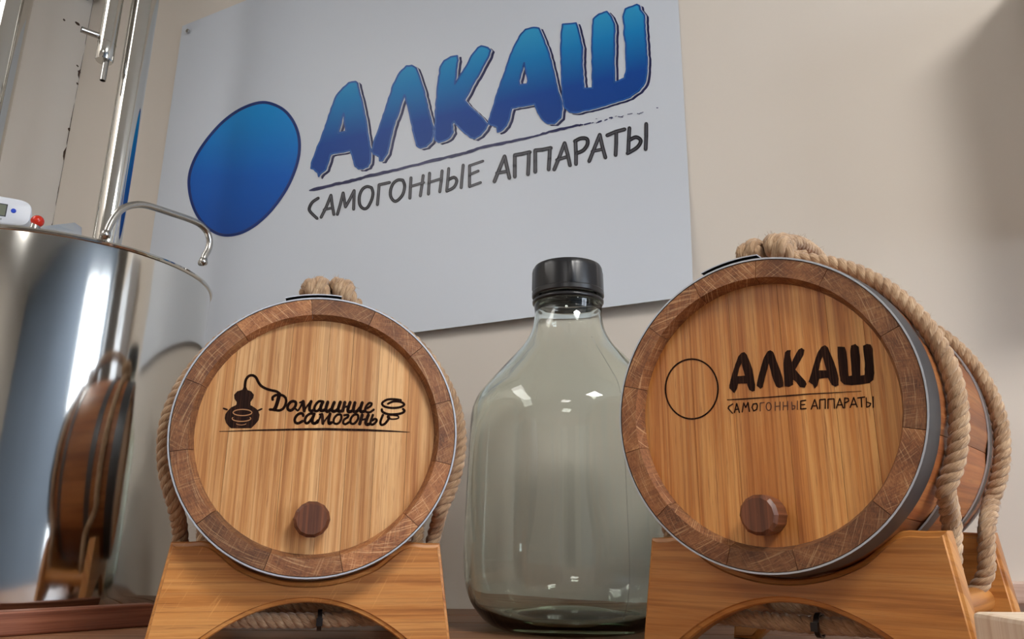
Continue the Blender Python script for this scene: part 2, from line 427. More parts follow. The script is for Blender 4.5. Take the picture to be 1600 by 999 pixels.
# ceiling light panels
for k, (a, b, sx, sy, st) in enumerate(LAMPS):
    c = R(a, b, ZC)
    lab = ['ceiling light panel nearest the barrels', 'ceiling light panel over the left of the room', 'ceiling light panel at the far right of the room'][k]
    L = empty('ceiling_light', lab, 'light', c, 0, group='ceiling light panels')
    mb = MB()
    for (x0, x1, y0, y1) in ((-sx/2-.02, sx/2+.02, -sy/2-.02, -sy/2), (-sx/2-.02, sx/2+.02, sy/2, sy/2+.02), (-sx/2-.02, -sx/2, -sy/2, sy/2), (sx/2, sx/2+.02, -sy/2, sy/2)):
        mb.box(x0, x1, y0, y1, -.03, 0)
    rot = Matrix.Rotation(-TH, 4, 'Z'); mb.v = [tuple(rot @ V(p)) for p in mb.v]
    mb.build('lamp_frame', M['white_plastic'], L, merge=False)
    mb = MB(); mb.box(-sx/2, sx/2, -sy/2, sy/2, -.022, -.002); mb.v = [tuple(rot @ V(p)) for p in mb.v]
    mb.build('diffuser', emis('lamp_diffuser', (1, .97, .925, 1), st), L)

# corner cracks and plaster chips on the left wall
def flatpoly(name, pts3, mat, parent=None, thick=None):
    mb = MB(); mb.face(pts3); return mb.build(name, mat, parent, merge='keep')
M['crack'] = simple('chipped_plaster', srgb(70, 50, 36), .9)
rnd = random.Random(3)
mb = MB()
nL = e1  # inward normal of the left wall
z = .55
while z < 1.6:
    ln = rnd.uniform(.01, .07); wd = rnd.choice([.0006, .001, .0016, .003])
    if rnd.random() < .72:
        y0 = .002+wd
        mb.face([R(.0006, .001, z), R(.0006, y0+wd*.4, z+ln*.3), R(.0006, y0*.8+wd, z+ln*.6), R(.0006, .001, z+ln)])
    z += ln+rnd.uniform(.004, .03)
z = .5
while z < 1.6:
    z1_ = z+rnd.uniform(.05, .2); w_ = rnd.uniform(.0004, .0011)
    mb.face([R(.0005, .001, z), R(.0005, .001+w_*2, z+.01), R(.0005, .001+w_, z1_-.01), R(.0005, .001, z1_)]); z = z1_+rnd.uniform(0, .02)
cr_p = mb.build('corner_crack', M['crack'], wl, merge='keep'); 
mb = MB()
for (px, py, r) in ((100, 31, 2.2), (121, 37, 3.6), (109, 203, 3.4), (121, 103, 2), (124, 112, 2.6), (121, 131, 2.2)):
    c = hit(px, py, CORNER+nL*.0006, nL)
    rr = r/1200*1.9
    pts = []
    for k in range(9):
        a = 2*pi*k/9; q = rr*rnd.uniform(.6, 1.1); pts.append(c+e2*cos(a)*q*1.3+V((0, 0, 1))*sin(a)*q)
    mb.face(pts)
mb.build('plaster_chip', M['crack'], wl, merge='keep')
# small dark cable clip in the corner at the top edge of the picture
c = R(.012, .02, 0); pz = hit(137, -2, CORNER, nL).z
mb = MB(); mb.box(-.02, .012, -.02, .012, 0, .03)
o = mb.build('cable_clip', simple('dark_blue_clip', srgb(58, 66, 82), .4), bevel=.004)
o.location = R(.022, .03, pz-.01); o.rotation_euler = (0, 0, -TH); tag(o, 'small dark clip in the wall corner at the top left', 'clip')

# wooden batten on the right part of the wall
o = slab('trim_1', (1.922-.02, 0, -.0716), (3.2, .022, -.0480), M['pink'], grain='x', bevel=.002); struct(o)

# unseen cabinet, added off-frame to throw the soft shade at the right
kx = 2.134
cab = empty('shade_cabinet', 'unseen white cabinet added right of the barrels to shade the wall', 'cabinet', R(kx+.2, .08, .36))
def cslab(name, a, b, mat, bevel=.003):
    mb = MB(); mb.box(a[0], b[0], a[1], b[1], a[2], b[2]); mb.v = [tuple(R(*p)-cab.location) for p in mb.v]
    return mb.build(name, mat, cab, bevel=bevel)
cslab('body', (kx, 0.001, .36), (kx+.4, .133, .74), M['white_plastic'])
for i in range(2):
    d_ = cslab('door', (kx+.003+i*.2, .134, .363), (kx+.197+i*.2, .15, .737), M['white_plastic'])
    hx = kx+.18 if i == 0 else kx+.22
    mb = MB(); tube(mb, [R(hx, .15, .55)-cab.location, R(hx, .168, .55)-cab.location, R(hx, .168, .63)-cab.location, R(hx, .15, .63)-cab.location], .003, 8)
    h_ = mb.build('handle', M['steel_dull'], d_, smooth=60)

# ------------------------------------------------------------------ the shelf of slats
shelf = empty('slatted_shelf', 'slatted brown wooden shelf carrying the barrels, bottle and pot', 'shelf', (0, .9, SH))
def wallY(x): return 1.25-math.tan(TH)*x-.012
def slat(y0, y1, x0, x1, name='slat', z1=SH, th=.018, mat=None, tone=1.0):
    # right end cut along the wall
    a = min(x1, (1.25-.012-y0)/math.tan(TH)); b = min(x1, (1.25-.012-y1)/math.tan(TH))
    mb = MB(); O = V((0, .9, SH))
    P = [(x0, y0), (a, y0), (b, y1), (x0, y1)]
    top = [V((x, y, z1))-O for x, y in P]; bot = [V((x, y, z1-th))-O for x, y in P]
    mb.face(top, [(p[1], p[0]) for p in P]); mb.face(bot[::-1], [(p[1], p[0]) for p in P[::-1]])
    for i in range(4):
        j = (i+1) % 4; q = [top[i], bot[i], bot[j], top[j]]
        al = P[i][0]*0; Lq = (top[j]-top[i]).length
        mb.face(q, [(0, 0), (th, 0), (th, Lq), (0, Lq)] if i in (0, 2) else [(0, 0), (.02, 0), (.02, .02), (0, .02)])
    o = mb.build(name, mat or M['slat'], shelf, bevel=.0025); o.color = (tone, tone, tone, 1); return o
ed = [.43, .535, .64, .745, .85, .952, 1.048, 1.143, 1.24]
tones = [1, .95, 1, 1.0, .98, .92, .86, .8]
for i in range(8):
    g = .004
    slat(ed[i]+g/2, ed[i+1]-g/2, -1.25 if i > 2 else -.95, .78, tone=tones[i])
for i in range(4):
    slat(1.244+i*.1, 1.24+(i+1)*.1, -1.25, -.42, tone=.9)
for x in (-1.1, -.5, .1):   # bearers under the slats
    mb = MB(); mb.box(x-.02, x+.02, .45-.9, 1.15-.9, -.058, -.018, 'y'); mb.build('bearer', M['slat'], shelf)
# legs of the shelf unit down to the floor
for x, y in ((-1.1, .5), (-1.1, 1.1), (.1, .5), (.1, 1.1)):
    mb = MB(); mb.box(x-.02, x+.02, y-.02-.9, y+.02-.9, ZF-SH, -.058, 'z'); mb.build('post', M['slat'], shelf)

def beam(name, p0, p1, wd, ht, mat, zb):
    p0 = V(p0); p1 = V(p1); d = (p1-p0); L = d.length; a = math.atan2(d.y, d.x)
    mb = MB(); mb.box(0, L, 0, wd, 0, ht, 'x'); o = mb.build(name, mat, bevel=.0025); o.location = (p0.x, p0.y, zb); o.rotation_euler = (0, 0, a); return o
# narrow rail in front of the steel pot (front edge from (-.62,.82) to (-.444,.993))
o = beam('shelf_rail', (-.684, .728, 0), (-.424, .980, 0), .024, .0255, M['red_rail'], SH)
tag(o, 'reddish brown wooden rail lying in front of the steel pot', 'rail')
# pale block, bottom right
mb = MB(); mb.box(0, .30, 0, .075, 0, .0655, 'z'); 
o = mb.build('wood_block', M['pale'], bevel=.003); o.location = (.2935, .44, SH); o.rotation_euler = (0, 0, radians(2))
tag(o, 'pale unvarnished pine block in the bottom right corner', 'block')

# ------------------------------------------------------------------ poster
PX0, PX1, PZ0, PZ1 = 1.922-1.5196, 1.922-.2598, .3442, 1.2360
def curl(u, z):      # distance of the sheet from the wall
    t = max(0, (.26-(z-PZ0))/.26); k = (u-PX0)/(PX1-PX0)
    return   .0025 + .0115*t*t*(.5+.7*k)
def PP(u, z, off=0): return R(u, curl(u, z)+off, z)
pr = R(PX0, .004, PZ0)
poster = empty('poster', 'white rectangular poster with blue brush lettering hung on the wall', 'poster', R((PX0+PX1)/2, 0, PZ0))
PL = poster.location.copy()
mb = MB(); NU, NZ = 40, 36
g = [[PP(PX0+(PX1-PX0)*i/NU, PZ0+(PZ1-PZ0)*j/NZ)-PL for j in range(NZ+1)] for i in range(NU+1)]
bk = [[p-e2*.0009 for p in r_] for r_ in g]
mb.grid(g); mb.grid(bk, flip=True)
edge = [r_[0] for r_ in g]+[p for p in g[-1][1:]]+[r_[-1] for r_ in reversed(g[:-1])]+[p for p in reversed(g[0][1:-1])]
edb = [r_[0] for r_ in bk]+[p for p in bk[-1][1:]]+[r_[-1] for r_ in reversed(bk[:-1])]+[p for p in reversed(bk[0][1:-1])]
mb.grid([edge, edb], closed_v=True)
o = mb.build('sheet', M['poster'], poster, smooth=180, merge=False)
def on_poster(x, y, lay):
    v = ray(x, y); n = nw
    d = DW-.003
    for _ in range(6):
        p = v*(d/v.dot(n)); q = p-CORNER; u = q.dot(e1); z = q.z; d = DW-curl(u, z)-.0003-.00022*lay
    return v*(d/v.dot(n))-PL
def fill(mb, loops, proj, uvf=None):
    flat = [p for lp in loops for p in lp]
    tris = tessellate_polygon([[V((p[0], p[1], 0)) for p in lp] for lp in loops])
    for t in tris:
        P = [flat[i] for i in t]
        a = (P[1][0]-P[0][0])*(P[2][1]-P[0][1])-(P[1][1]-P[0][1])*(P[2][0]-P[0][0])
        if a > 0: P = P[::-1]
        mb.face([proj(*p) for p in P], [uvf(*p) for p in P] if uvf else None)
def stroke(mb, pts, wd, proj, smooth=False, closed=False, caps=True):
    P = [V((p[0], p[1], 0)) for p in pts]
    if smooth: P = catmull(P, 5, closed)
    if closed: P = P+[P[0]]
    N = len(P)
    W = wd if isinstance(wd, (list, tuple)) else None
    def wat(i):
        if W is None: return wd/2
        t = i/(N-1)*(len(W)-1); k = min(int(t), len(W)-2); return (W[k]*(1-(t-k))+W[k+1]*(t-k))/2
    for i in range(N-1):
        d = P[i+1]-P[i]
        if d.length < 1e-6: continue
        d.normalize(); n = V((-d.y, d.x, 0)); a, b = wat(i), wat(i+1)
        q = [P[i]-n*a, P[i]+n*a, P[i+1]+n*b, P[i+1]-n*b]
        mb.face([proj(p.x, p.y) for p in q])
    for i in range(N):
        if not caps and i in (0, N-1): continue
        a = wat(i)
        mb.face([proj(P[i].x+a*cos(-k*pi/4), P[i].y+a*sin(-k*pi/4)) for k in range(8)])
def Z(ox, oy, s): return lambda pts: [(ox+x/s, oy+y/s) for x, y in pts]
zA = Z(480, 110, 5.875); zB = Z(660, 60, 5.875); zC = Z(840, 0, 5.0)
LET = [
 [zA([(445,103),(462,118),(475,180),(505,300),(540,470),(565,640),(570,680),(582,720),(580,780),(575,850),(555,885),(510,905),(470,905),(440,880),(420,810),(395,735),(215,770),(190,850),(170,910),(130,940),(105,975),(98,940),(60,905),(35,900),(40,850),(85,730),(130,620),(180,480),(220,350),(270,230),(330,160),(380,115)]),
  zA([(335,395),(355,560),(285,575),(290,545)])],
 [zA([(960,-45),(1000,-20),(1020,30),(1060,150),(1095,290),(1130,430),(1148,500),(1160,540),(1155,600),(1140,650),(1090,700),(1040,712),(1005,690),(985,610),(950,450),(915,300),(893,225),(850,350),(790,520),(760,640),(735,760),(690,830),(665,830),(660,790),(610,770),(590,740),(625,620),(680,470),(740,290),(790,130),(850,20),(910,-40)])],
 [zB([(320,160),(325,200),(310,290),(297,420),(340,350),(400,260),(450,160),(510,85),(540,70),(600,85),(625,110),(600,180),(540,290),(470,410),(385,570),(450,640),(540,720),(600,790),(580,830),(530,890),(480,920),(440,910),(370,850),(310,790),(290,760),(270,790),(280,860),(250,910),(200,940),(150,955),(115,930),(120,700),(135,480),(165,260),(200,205),(260,170)])],
 [[(842,44),(848,58),(858,84),(866,118),(872,144),(877,158),(878,170),(876,184),(866,193),(856,193),(848,187),(840.4,175.7),(835.3,162.1),(799.6,168.9),(796.2,182.5),(791,196.2),(782.5,204.7),(777.4,206.4),(776.6,197.9),(767.2,195.3),(763,192.8),(769,172.3),(777.4,145),(787.7,116),(796,90.6),(804.7,70),(811.5,57),(821,46),(834,43)],
  [(819,98),(825,126.4),(823.4,131.5),(811.5,133),(810.6,126.4)]],
 [zC([(195,190),(300,180),(320,250),(350,370),(345,500),(360,690),(430,690),(430,560),(425,400),(430,230),(435,150),(480,110),(540,90),(575,130),(600,190),(600,350),(595,500),(600,645),(680,610),(695,540),(690,380),(690,330),(675,270),(680,200),(668,130),(685,70),(740,50),(775,35),(795,45),(800,75),(835,120),(840,250),(850,400),(855,500),(850,580),(835,650),(790,710),(720,760),(600,800),(450,845),(300,880),(250,875),(210,840),(195,760),(190,600),(182,400),(185,260)])],
]
def guv(x, y):   # gradient runs from the slanted base line up
    base = 284-(x-480)*.222; top = 128-(x-480)*.245
    return (0, max(0, min(1, (base-y)/(base-top))))
def rough_loop(lp, amp, seed):
    r_ = random.Random(seed); out = []
    n = len(lp)
    for i in range(n):
        a = V((*lp[i], 0)); b = V((*lp[(i+1) % n], 0)); out.append(tuple(a[:2])); L = (b-a).length
        k = int(L/6)
        nn = V((-(b-a).y, (b-a).x, 0)).normalized() if L > 0 else V()
        for j in range(1, k+1):
            q = a.lerp(b, j/(k+1))+nn*r_.uniform(-amp, amp); out.append((q.x, q.y))
    return out
names = ['letter']*5
for k, loops in enumerate(LET):
    loops = [rough_loop(l, .55, k*3+i) for i, l in enumerate(loops)]
    mb = MB(); fill(mb, loops, lambda x, y: on_poster(x, y, 2), guv)
    L_ = mb.build('letter', M['letter'], poster, merge='keep')
    for lp in loops:     # darker blue outline along the edge
        mb = MB(); stroke(mb, lp, 2.6, lambda x, y: on_poster(x, y, 3), closed=True)
        mb.build('letter_outline', M['edge_blue'], L_, merge='keep')
    # white keyline and navy drop shade, printed to the lower right
    mb = MB(); fill(mb, [[(x+2.2, y+1.2) for x, y in lp] for lp in loops], lambda x, y: on_poster(x, y, 1))
    for lp in loops: stroke(mb, [(x+2.0, y+1.0) for x, y in lp], 2.4, lambda x, y: on_poster(x, y, 1), closed=True)
    mb.build('keyline', M['white_print'], L_, merge='keep')
    mb = MB(); fill(mb, [[(x+6.4, y+3.2) for x, y in lp] for lp in loops], lambda x, y: on_poster(x, y, 0))
    for lp in loops: stroke(mb, [(x+5.6, y+2.8) for x, y in lp], 2.4, lambda x, y: on_poster(x, y, 0), closed=True)
    mb.build('drop_shade', M['navy'], L_, merge='keep')
# underline
mb = MB(); pj = lambda x, y: on_poster(x, y, 1)
r_ = random.Random(5)
ul = [(483.6,297.6),(524.4,288),(555.2,281.3),(578.8,274.4),(620.4,265.4),(687.5,248.2),(723.8,240),(750,231.3),(791.3,222.8),(834.4,213.4),(862.5,205),(900,196.6),(911,194.7)]
pts = []
for i in range(len(ul)-1):
    for j in range(6):
        t = j/6; pts.append((ul[i][0]*(1-t)+ul[i+1][0]*t, ul[i][1]*(1-t)+ul[i+1][1]*t+r_.uniform(-.5, .5)))
pts.append(ul[-1])
wds = [1.8]+[4.6+r_.uniform(-1, 1.1) for _ in range(42)]+[3.6+r_.uniform(-1.4, 1) for _ in range(20)]+[1.4]
stroke(mb, pts, wds, pj); mb.build('brush_underline', M['navy'], poster, merge='keep')
z6 = Z(750, 160, 5.333)
for a, b, w_ in (((870,185),(920,172),2.2),((930,172),(945,168),1.2),((970,172),(985,166),1.4),((985,165),(1010,155),2.6),((965,138),(975,136),.8),((1040,150),(1060,142),1.6),((1078,130),(1100,125),1.8),((1090,138),(1108,130),.9),((1125,118),(1140,114),.7),((1150,118),(1190,124),1.1),((1180,118),(1196,112),.8),((1230,100),(1270,92),.9),((1310,92),(1330,98),.9),((1330,92),(1360,82),1.0),((1472,46),(1482,46),1.4)):
    mb = MB(); stroke(mb, z6([a, b]), w_, pj); mb.build('brush_fleck', M['navy'], poster, merge='keep')
# small lettering
z5 = Z(470, 240, 5.517)
T1 = [[[(150,385),(100,420),(75,465),(80,500),(140,560)]],
 [[(175,550),(220,460),(260,360)],[(260,360),(270,440),(285,525)],[(200,485),(265,470)]],
 [[(315,525),(340,440),(365,340)],[(365,340),(375,400),(385,460)],[(385,460),(420,400),(460,320)],[(460,320),(458,400),(455,480)]],
 [[(610,295),(570,285),(530,310),(505,370),(508,440),(540,475),(575,465),(610,400),(622,340),(610,295)]],
 [[(660,440),(668,360),(675,270)],[(675,270),(720,260),(765,250)]],
 [[(880,230),(840,228),(800,255),(775,310),(775,370),(805,410),(840,400),(880,350),(895,280),(880,230)]],
 [[(940,385),(945,290),(950,210)],[(945,285),(1060,250)],[(1055,190),(1045,270),(1030,365)]],
 [[(1100,350),(1105,260),(1110,170)],[(1105,250),(1215,215)],[(1218,150),(1210,240),(1198,330)]],
 [[(1275,130),(1268,220),(1258,320)],[(1275,225),(1320,205),(1345,235),(1320,290),(1258,325)],[(1400,100),(1390,200),(1382,295)]],
 [[(1455,105),(1455,190),(1455,285)],[(1455,105),(1570,65)],[(1460,180),(1530,150)],[(1455,285),(1550,250)]]]
T2 = [[[(120,660),(160,560),(205,450)],[(205,450),(225,540),(245,630)],[(140,590),(225,575)]],
 [[(290,620),(290,530),(290,440)],[(290,440),(350,430),(415,415)],[(408,420),(405,510),(400,600)]],
 [[(460,580),(460,490),(460,400)],[(460,400),(520,395),(590,380)],[(582,385),(578,470),(572,560)]],
 [[(618,560),(660,460),(705,340)],[(705,340),(730,430),(750,525)],[(640,480),(720,455)]],
 [[(800,515),(800,420),(795,320)],[(790,325),(840,300),(890,305),(895,350),(860,400),(805,425)]],
 [[(910,490),(950,390),(998,270)],[(998,270),(1020,370),(1045,460)],[(935,410),(1020,390)]],
 [[(1060,275),(1130,245),(1205,225)],[(1135,250),(1135,340),(1130,440)]],
 [[(1245,215),(1240,310),(1235,420)],[(1245,315),(1300,290),(1340,320),(1310,375),(1230,425)],[(1385,180),(1385,280),(1380,390)]]]
for T, zz, wd in ((T1, z5, 4.9), (T2, z6, 6.2)):
    for glyph in T:
        mb = MB(); mg = MB()
        for s_ in glyph:
            q = zz(s_); thin = .86 if len(s_) == 2 else 1.0
            sm_ = len(s_) > 4
            stroke(mb, q, wd*thin, lambda x, y: on_poster(x, y, 1), smooth=sm_)
            stroke(mg, q, .8, lambda x, y: on_poster(x, y, 2), smooth=sm_)
        o = mb.build('small_letter', M['ink'], poster, merge='keep')
        mg.build('letter_highlight', M['ink_grey'], o, merge='keep')
# blue oval emblem (its cartoon figure is deliberately not drawn)
zE = Z(260, 120, 3.567)
ov = zE([(540,137),(640,168),(705,235),(742,330),(742,440),(705,560),(645,670),(565,770),(475,845),(385,884),(300,885),(222,842),(162,765),(128,665),(122,560),(155,455),(225,345),(318,243),(425,170)])
ovs = [(p.x, p.y) for p in catmull([V((*p, 0)) for p in ov], 6, True)]
mb = MB(); fill(mb, [ovs], lambda x, y: on_poster(x, y, 1), lambda x, y: (0, max(0, min(1, (365-y)/200))))
dsc = mb.build('oval_emblem', M['disc'], poster, merge='keep')
mb = MB()
stroke(mb, [((x-382)*.985+382, (y-264)*.985+264) for x, y in ovs], 4.6, lambda x, y: on_poster(x, y, 2), closed=True)
mb.build('oval_rim', simple('navy_rim_print', srgb(10, 52, 132), .38), dsc, merge='keep')
# pin top left
mb = MB(); c = hit(294, 49, R(0, .006, 0), nw)-PL
lathe(mb, [(.0001, -.004), (.0045, -.004), (.0055, -.001), (.0055, .001)], 14, (0, 0, 0), 'y')
rm = Matrix.Rotation(-TH, 4, 'Z'); mb.v = [tuple(rm @ V(p)+c) for p in mb.v]
mb.build('wall_pin', M['steel_dull'], poster, smooth=40)

# ------------------------------------------------------------------ barrels
def ang_norm(a): return a % 360
HW = [(0, .024), (.074, .092), (.198, .216), (.266, .29)]
BL = .29
def Rb(y):
    t = (y/BL)*2-1
    return .133+.0085*(1-t*t)
def barrel(name, label, origin, yawdeg, joints, tones, hb, htones, headmat, bung, roll=0):
    o = V(origin); base = o+V((0, 0, -.1365))
    yaw = radians(yawdeg)
    ax = V((-sin(yaw), cos(yaw), 0)); ex = V((cos(yaw), sin(yaw), 0))
    B = empty(name, label, 'barrel', base, yaw, roll, 'oak barrels on cradles')
    B.location = base+ax*0
    D = .1365     # local z of the axis
    J = sorted(a % 360 for a in joints)
    ys = [0, .006, .012, .03, .06, .09, .12, .15, .18, .21, .24, .27, .282, .29]
    for k in range(len(J)):
        a0 = J[k]; a1 = J[(k+1) % len(J)]
        if a1 < a0: a1 += 360
        a0 = radians(a0)+.002; a1 = radians(a1)-.002
        n = 6; mb = MB(); O_ = []; I_ = []
        for y in ys:
            e = min(y, BL-y)
            ri = .1170 if e < .003 else (.1152 if e < .009 else (.1132 if e < .02 else Rb(y)-.018))
            ro_ = []; ri_ = []
            for i in range(n+1):
                t = i/n; a = a0+(a1-a0)*t
                puff = -.0016*(1 if i in (0, n) else 0) if .025 < y < .265 else 0
                rr = Rb(y)+puff
                if e < .001: rr -= .0004
                ro_.append((rr*cos(a), y, D+rr*sin(a))); ri_.append((ri*cos(a), y, D+ri*sin(a)))
            O_.append(ro_); I_.append(ri_)
        am = (a0+a1)/2
        uvt = lambda r, a, y: (r*(a-am), y)
        def surf(G, flip, rfix):
            for j in range(len(ys)-1):
                for i in range(n):
                    aa = [a0+(a1-a0)*q/n for q in (i, i+1)]
                    q = [G[j][i], G[j][i+1], G[j+1][i+1], G[j+1][i]]
                    u = [(rfix*(aa[0]-am), ys[j]), (rfix*(aa[1]-am), ys[j]), (rfix*(aa[1]-am), ys[j+1]), (rfix*(aa[0]-am), ys[j+1])]
                    mb.face(q, u, 1 if (rfix < .12 and ys[j] < .01) else 0)
        surf(O_, False, .135); surf(I_, True, .113)
        for i in (0, n):
            for j in range(len(ys)-1):
                mb.face([O_[j][i], I_[j][i], I_[j+1][i], O_[j+1][i]], [(0, ys[j]), (.02, ys[j]), (.02, ys[j+1]), (0, ys[j+1])])
        for j in (0, len(ys)-1):
            for i in range(n):
                aa = [a0+(a1-a0)*q/n for q in (i, i+1)]
                mb.face([O_[j][i], I_[j][i], I_[j][i+1], O_[j][i+1]], [(.133*(aa[0]-am), .133), (.1135*(aa[0]-am), .1135), (.1135*(aa[1]-am), .1135), (.133*(aa[1]-am), .133)], 1)
        st = mb.build('stave', [M['stave'], M['end']], B, smooth=35)
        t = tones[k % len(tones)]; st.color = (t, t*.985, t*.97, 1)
    # heads, front and rear, of glued boards
    for side in (0, 1):
        for k in range(len(hb)-1):
            x0, x1 = hb[k]+.00015, hb[k+1]-.00015; Rh = .1155; yf = .0115 if side == 0 else BL-.0215
            n = 10; top = []; bot = []
            for i in range(n+1):
                x = x0+(x1-x0)*i/n; x = max(-Rh+1e-4, min(Rh-1e-4, x)); h = sqrt(Rh*Rh-x*x); top.append((x, h)); bot.append((x, -h))
            mb = MB(); y0, y1 = yf, yf+.01
            for i in range(n):
                for yy in (y0, y1):
                    P = [(bot[i][0], yy, D+bot[i][1]), (bot[i+1][0], yy, D+bot[i+1][1]), (top[i+1][0], yy, D+top[i+1][1]), (top[i][0], yy, D+top[i][1])]
                    mb.face(P, [(p[0], p[2]) for p in P])
                for E_ in (top, bot):
                    P = [(E_[i][0], y0, D+E_[i][1]), (E_[i+1][0], y0, D+E_[i+1][1]), (E_[i+1][0], y1, D+E_[i+1][1]), (E_[i][0], y1, D+E_[i][1])]
                    mb.face(P, [(p[0], p[1]) for p in P])
            for i in (0, n):
                P = [(bot[i][0], y0, D+bot[i][1]), (top[i][0], y0, D+top[i][1]), (top[i][0], y1, D+top[i][1]), (bot[i][0], y1, D+bot[i][1])]
                mb.face(P, [(p[1], p[2]) for p in P])
            hbd = mb.build('head_board', headmat, B)
            t = htones[k]; hbd.color = (t[0], t[1], t[2], 1) if isinstance(t, tuple) else (t, t, t, 1)
    # hoops
    for i, (ya, yb) in enumerate(HW):
        mb = MB(); th = .0016; e_ = .0006 if i == 0 else 0
        q = [(Rb(ya)+.0001, ya-e_), (Rb(ya)+th, ya-e_), (Rb((ya+yb)/2)+th+.0002, (ya+yb)/2), (Rb(yb)+th, yb), (Rb(yb)+.0001, yb)]
        n = 96
        def pt(r, y, a): return (r*cos(a), y, D+r*sin(a))
        P = [[pt(r, y, 2*pi*k/n) for k in range(n)] for r, y in q]
        mb.grid([P[1], P[2], P[3]], closed_v=True, m=0)
        mb.grid([P[0], P[1]], closed_v=True, m=1); mb.grid([P[3], P[4]], closed_v=True, m=1)
        hp = mb.build('hoop', [M['hoop'], M['hoop_edge']], B, smooth=40)
        # overlapped end of the strap near the top, with its two rivets
        mb = MB(); am = radians(96 if i % 2 == 0 else 80); dl = .40; rr = max(Rb(ya), Rb(yb))+th+.0003
        G = []
        for k in range(17):
            a = am-dl/2+dl*k/16; G.append([pt(rr-.0002, ya-e_, a), pt(rr+.0009, ya-e_, a), pt(rr+.0009, yb, a), pt(rr-.0002, yb, a)])
        mb.grid(G, closed_v=True, m=0)
        mb.m = [1 if (q_ % 4 in (0, 2)) else 0 for q_ in range(len(mb.m))]
        mb.face(G[0], m=1); mb.face(G[-1], m=1)
        mb.build('hoop_overlap', [M['hoop'], M['hoop_edge']], hp, smooth=40)
        for da in (-.13, .13):
            a = am+da; c = V(pt(rr+.0012, (ya+yb)/2, a)); nrm = V((cos(a), 0, sin(a)))
            mb = MB(); t1 = V((0, 1, 0)); t2 = nrm.cross(t1)
            G = [[c+nrm*h+(t1*cos(2*pi*k/10)+t2*sin(2*pi*k/10))*r for k in range(10)] for r, h in ((.0042, 0), (.0038, .0012), (.002, .002), (.0002, .0022))]
            mb.grid(G, closed_v=True); mb.build('rivet', M['hoop'], hp, smooth=180)
    # bung: faceted wooden plug
    mb = MB(); n = 14; r_ = random.Random(int(bung[1]*1000))
    fac = [1+r_.uniform(-.02, .015) for _ in range(n)]
    G = []
    for r, y in ((.0001, -.0125), (.0138, -.0125), (.0165, -.0095), (.0168, .000), (.0158, .012)):
        G.append([(bung[0]+r*fac[k]*cos(2*pi*k/n), y, D+bung[1]+r*fac[k]*sin(2*pi*k/n)) for k in range(n)])
    for i in range(len(G)-1):
        for k in range(n):
            P = [G[i][k], G[i][(k+1) % n], G[i+1][(k+1) % n], G[i+1][k]]
            mb.face(P, [(p[0]*.5+p[1]*.3, p[2]) for p in P] if i < 2 else [(k*.007, P[0][1]), ((k+1)*.007, P[1][1]), ((k+1)*.007, P[2][1]), (k*.007, P[3][1])])
    mb.build('bung', M['walnut'], B, smooth=18)
    return B, o, ex, ax, D

def barrel_rope(B, D, lump_x, emb, low=-.168, drift=.022, tie=True, rearlow=True):
    """sling: up one side, over the top, down the other, under the barrel between the cradle boards"""
    def ring(y, yl):
        pts = []
        for a in range(-28, 209, 6):
            an = radians(a); k_ = max(0, min(1, (sin(an)-.1)/.45)); Rr_ = Rb(y)+.0078*(1-k_)+emb*k_; pts.append(V((Rr_*cos(an), y, D+Rr_*sin(an))))
        Rr_ = Rb(y)+.0078; x = Rr_*cos(radians(-28)); z = Rr_*sin(radians(-28))
        pre = []
        for t in range(8, 0, -1):
            s = t/8; pre.append(V((x-.012*s-(.0 if s < .8 else .012*(s-.8)/.2), y+(yl-y)*min(1, s*3.2), D+z+(low+.012-z)*s)))
        post = [V((-p.x, p.y, p.z)) for p in reversed(pre)]
        bottom = [V((-.085, yl, D+low-.006)), V((-.05, yl, D+low-.008)), V((0, yl, D+low-.009)), V((.05, yl, D+low-.008)), V((.085, yl, D+low-.006))]
        return pre+pts+post+bottom+[pre[0].copy()]
    ropes = []
    for y, yl in ((.046, .070), (.243, .216)):
        mb = MB(); path = catmull(ring(y, yl), 3); rope_mesh(mb, path, .0077, .0255)
        ropes.append(mb.build('rope', M['rope'], B, smooth=50, merge=False))
    # wrapped carrying handle over the top
    for y, s in ((.050, 1), (.240, -1)):
        pts = []; turns = 3.9
        for k in range(int(turns*16)+1):
            t = k/16; a = 2*pi*t+.6
            pts.append(V((lump_x-.0270+.0138*t+.003*sin(a*.5), y+.013*cos(a), D+Rb(y)+.0135+.0088*sin(a)+.0042*sin(pi*t/turns))))
        mb = MB(); rope_mesh(mb, pts, .0090, .030, fuzz=700); mb.build('rope_wrap', M['rope'], B, smooth=50, merge=False)
    for dx in (-.010, .008):
        h = catmull([V((lump_x+dx, .050, D+Rb(.05)+.008)), V((lump_x+dx, .075, D+.172)), V((lump_x+dx, .145, D+.185)), V((lump_x+dx, .215, D+.172)), V((lump_x+dx, .240, D+Rb(.24)+.008))], 8)
        mb = MB(); rope_mesh(mb, h, .0078, .026, fuzz=500); mb.build('rope_handle', M['rope'], B, smooth=50, merge=False)
    if tie:
        for rp, yl, x in ((ropes[0], .070, .014),):
            mb = MB(); G = []
            for k in range(16):
                a = 2*pi*k/16; G.append([V((x+dx_, .070+r*cos(a), D+low-.009+r*sin(a))) for dx_, r in ((-.0022, .0088), (-.0022, .0103), (.0022, .0103), (.0022, .0088))])
            mb.grid(G, closed_u=True, closed_v=True); mb.box(x-.003, x+.003, yl-.0145, yl-.0095, D+low-.013, D+low-.006)
            mb.build('cable_tie', M['black'], rp, smooth=40)

JL = [97, 130, 160, 190, 221, 253, 284, 319, 348, 16, 43, 69]
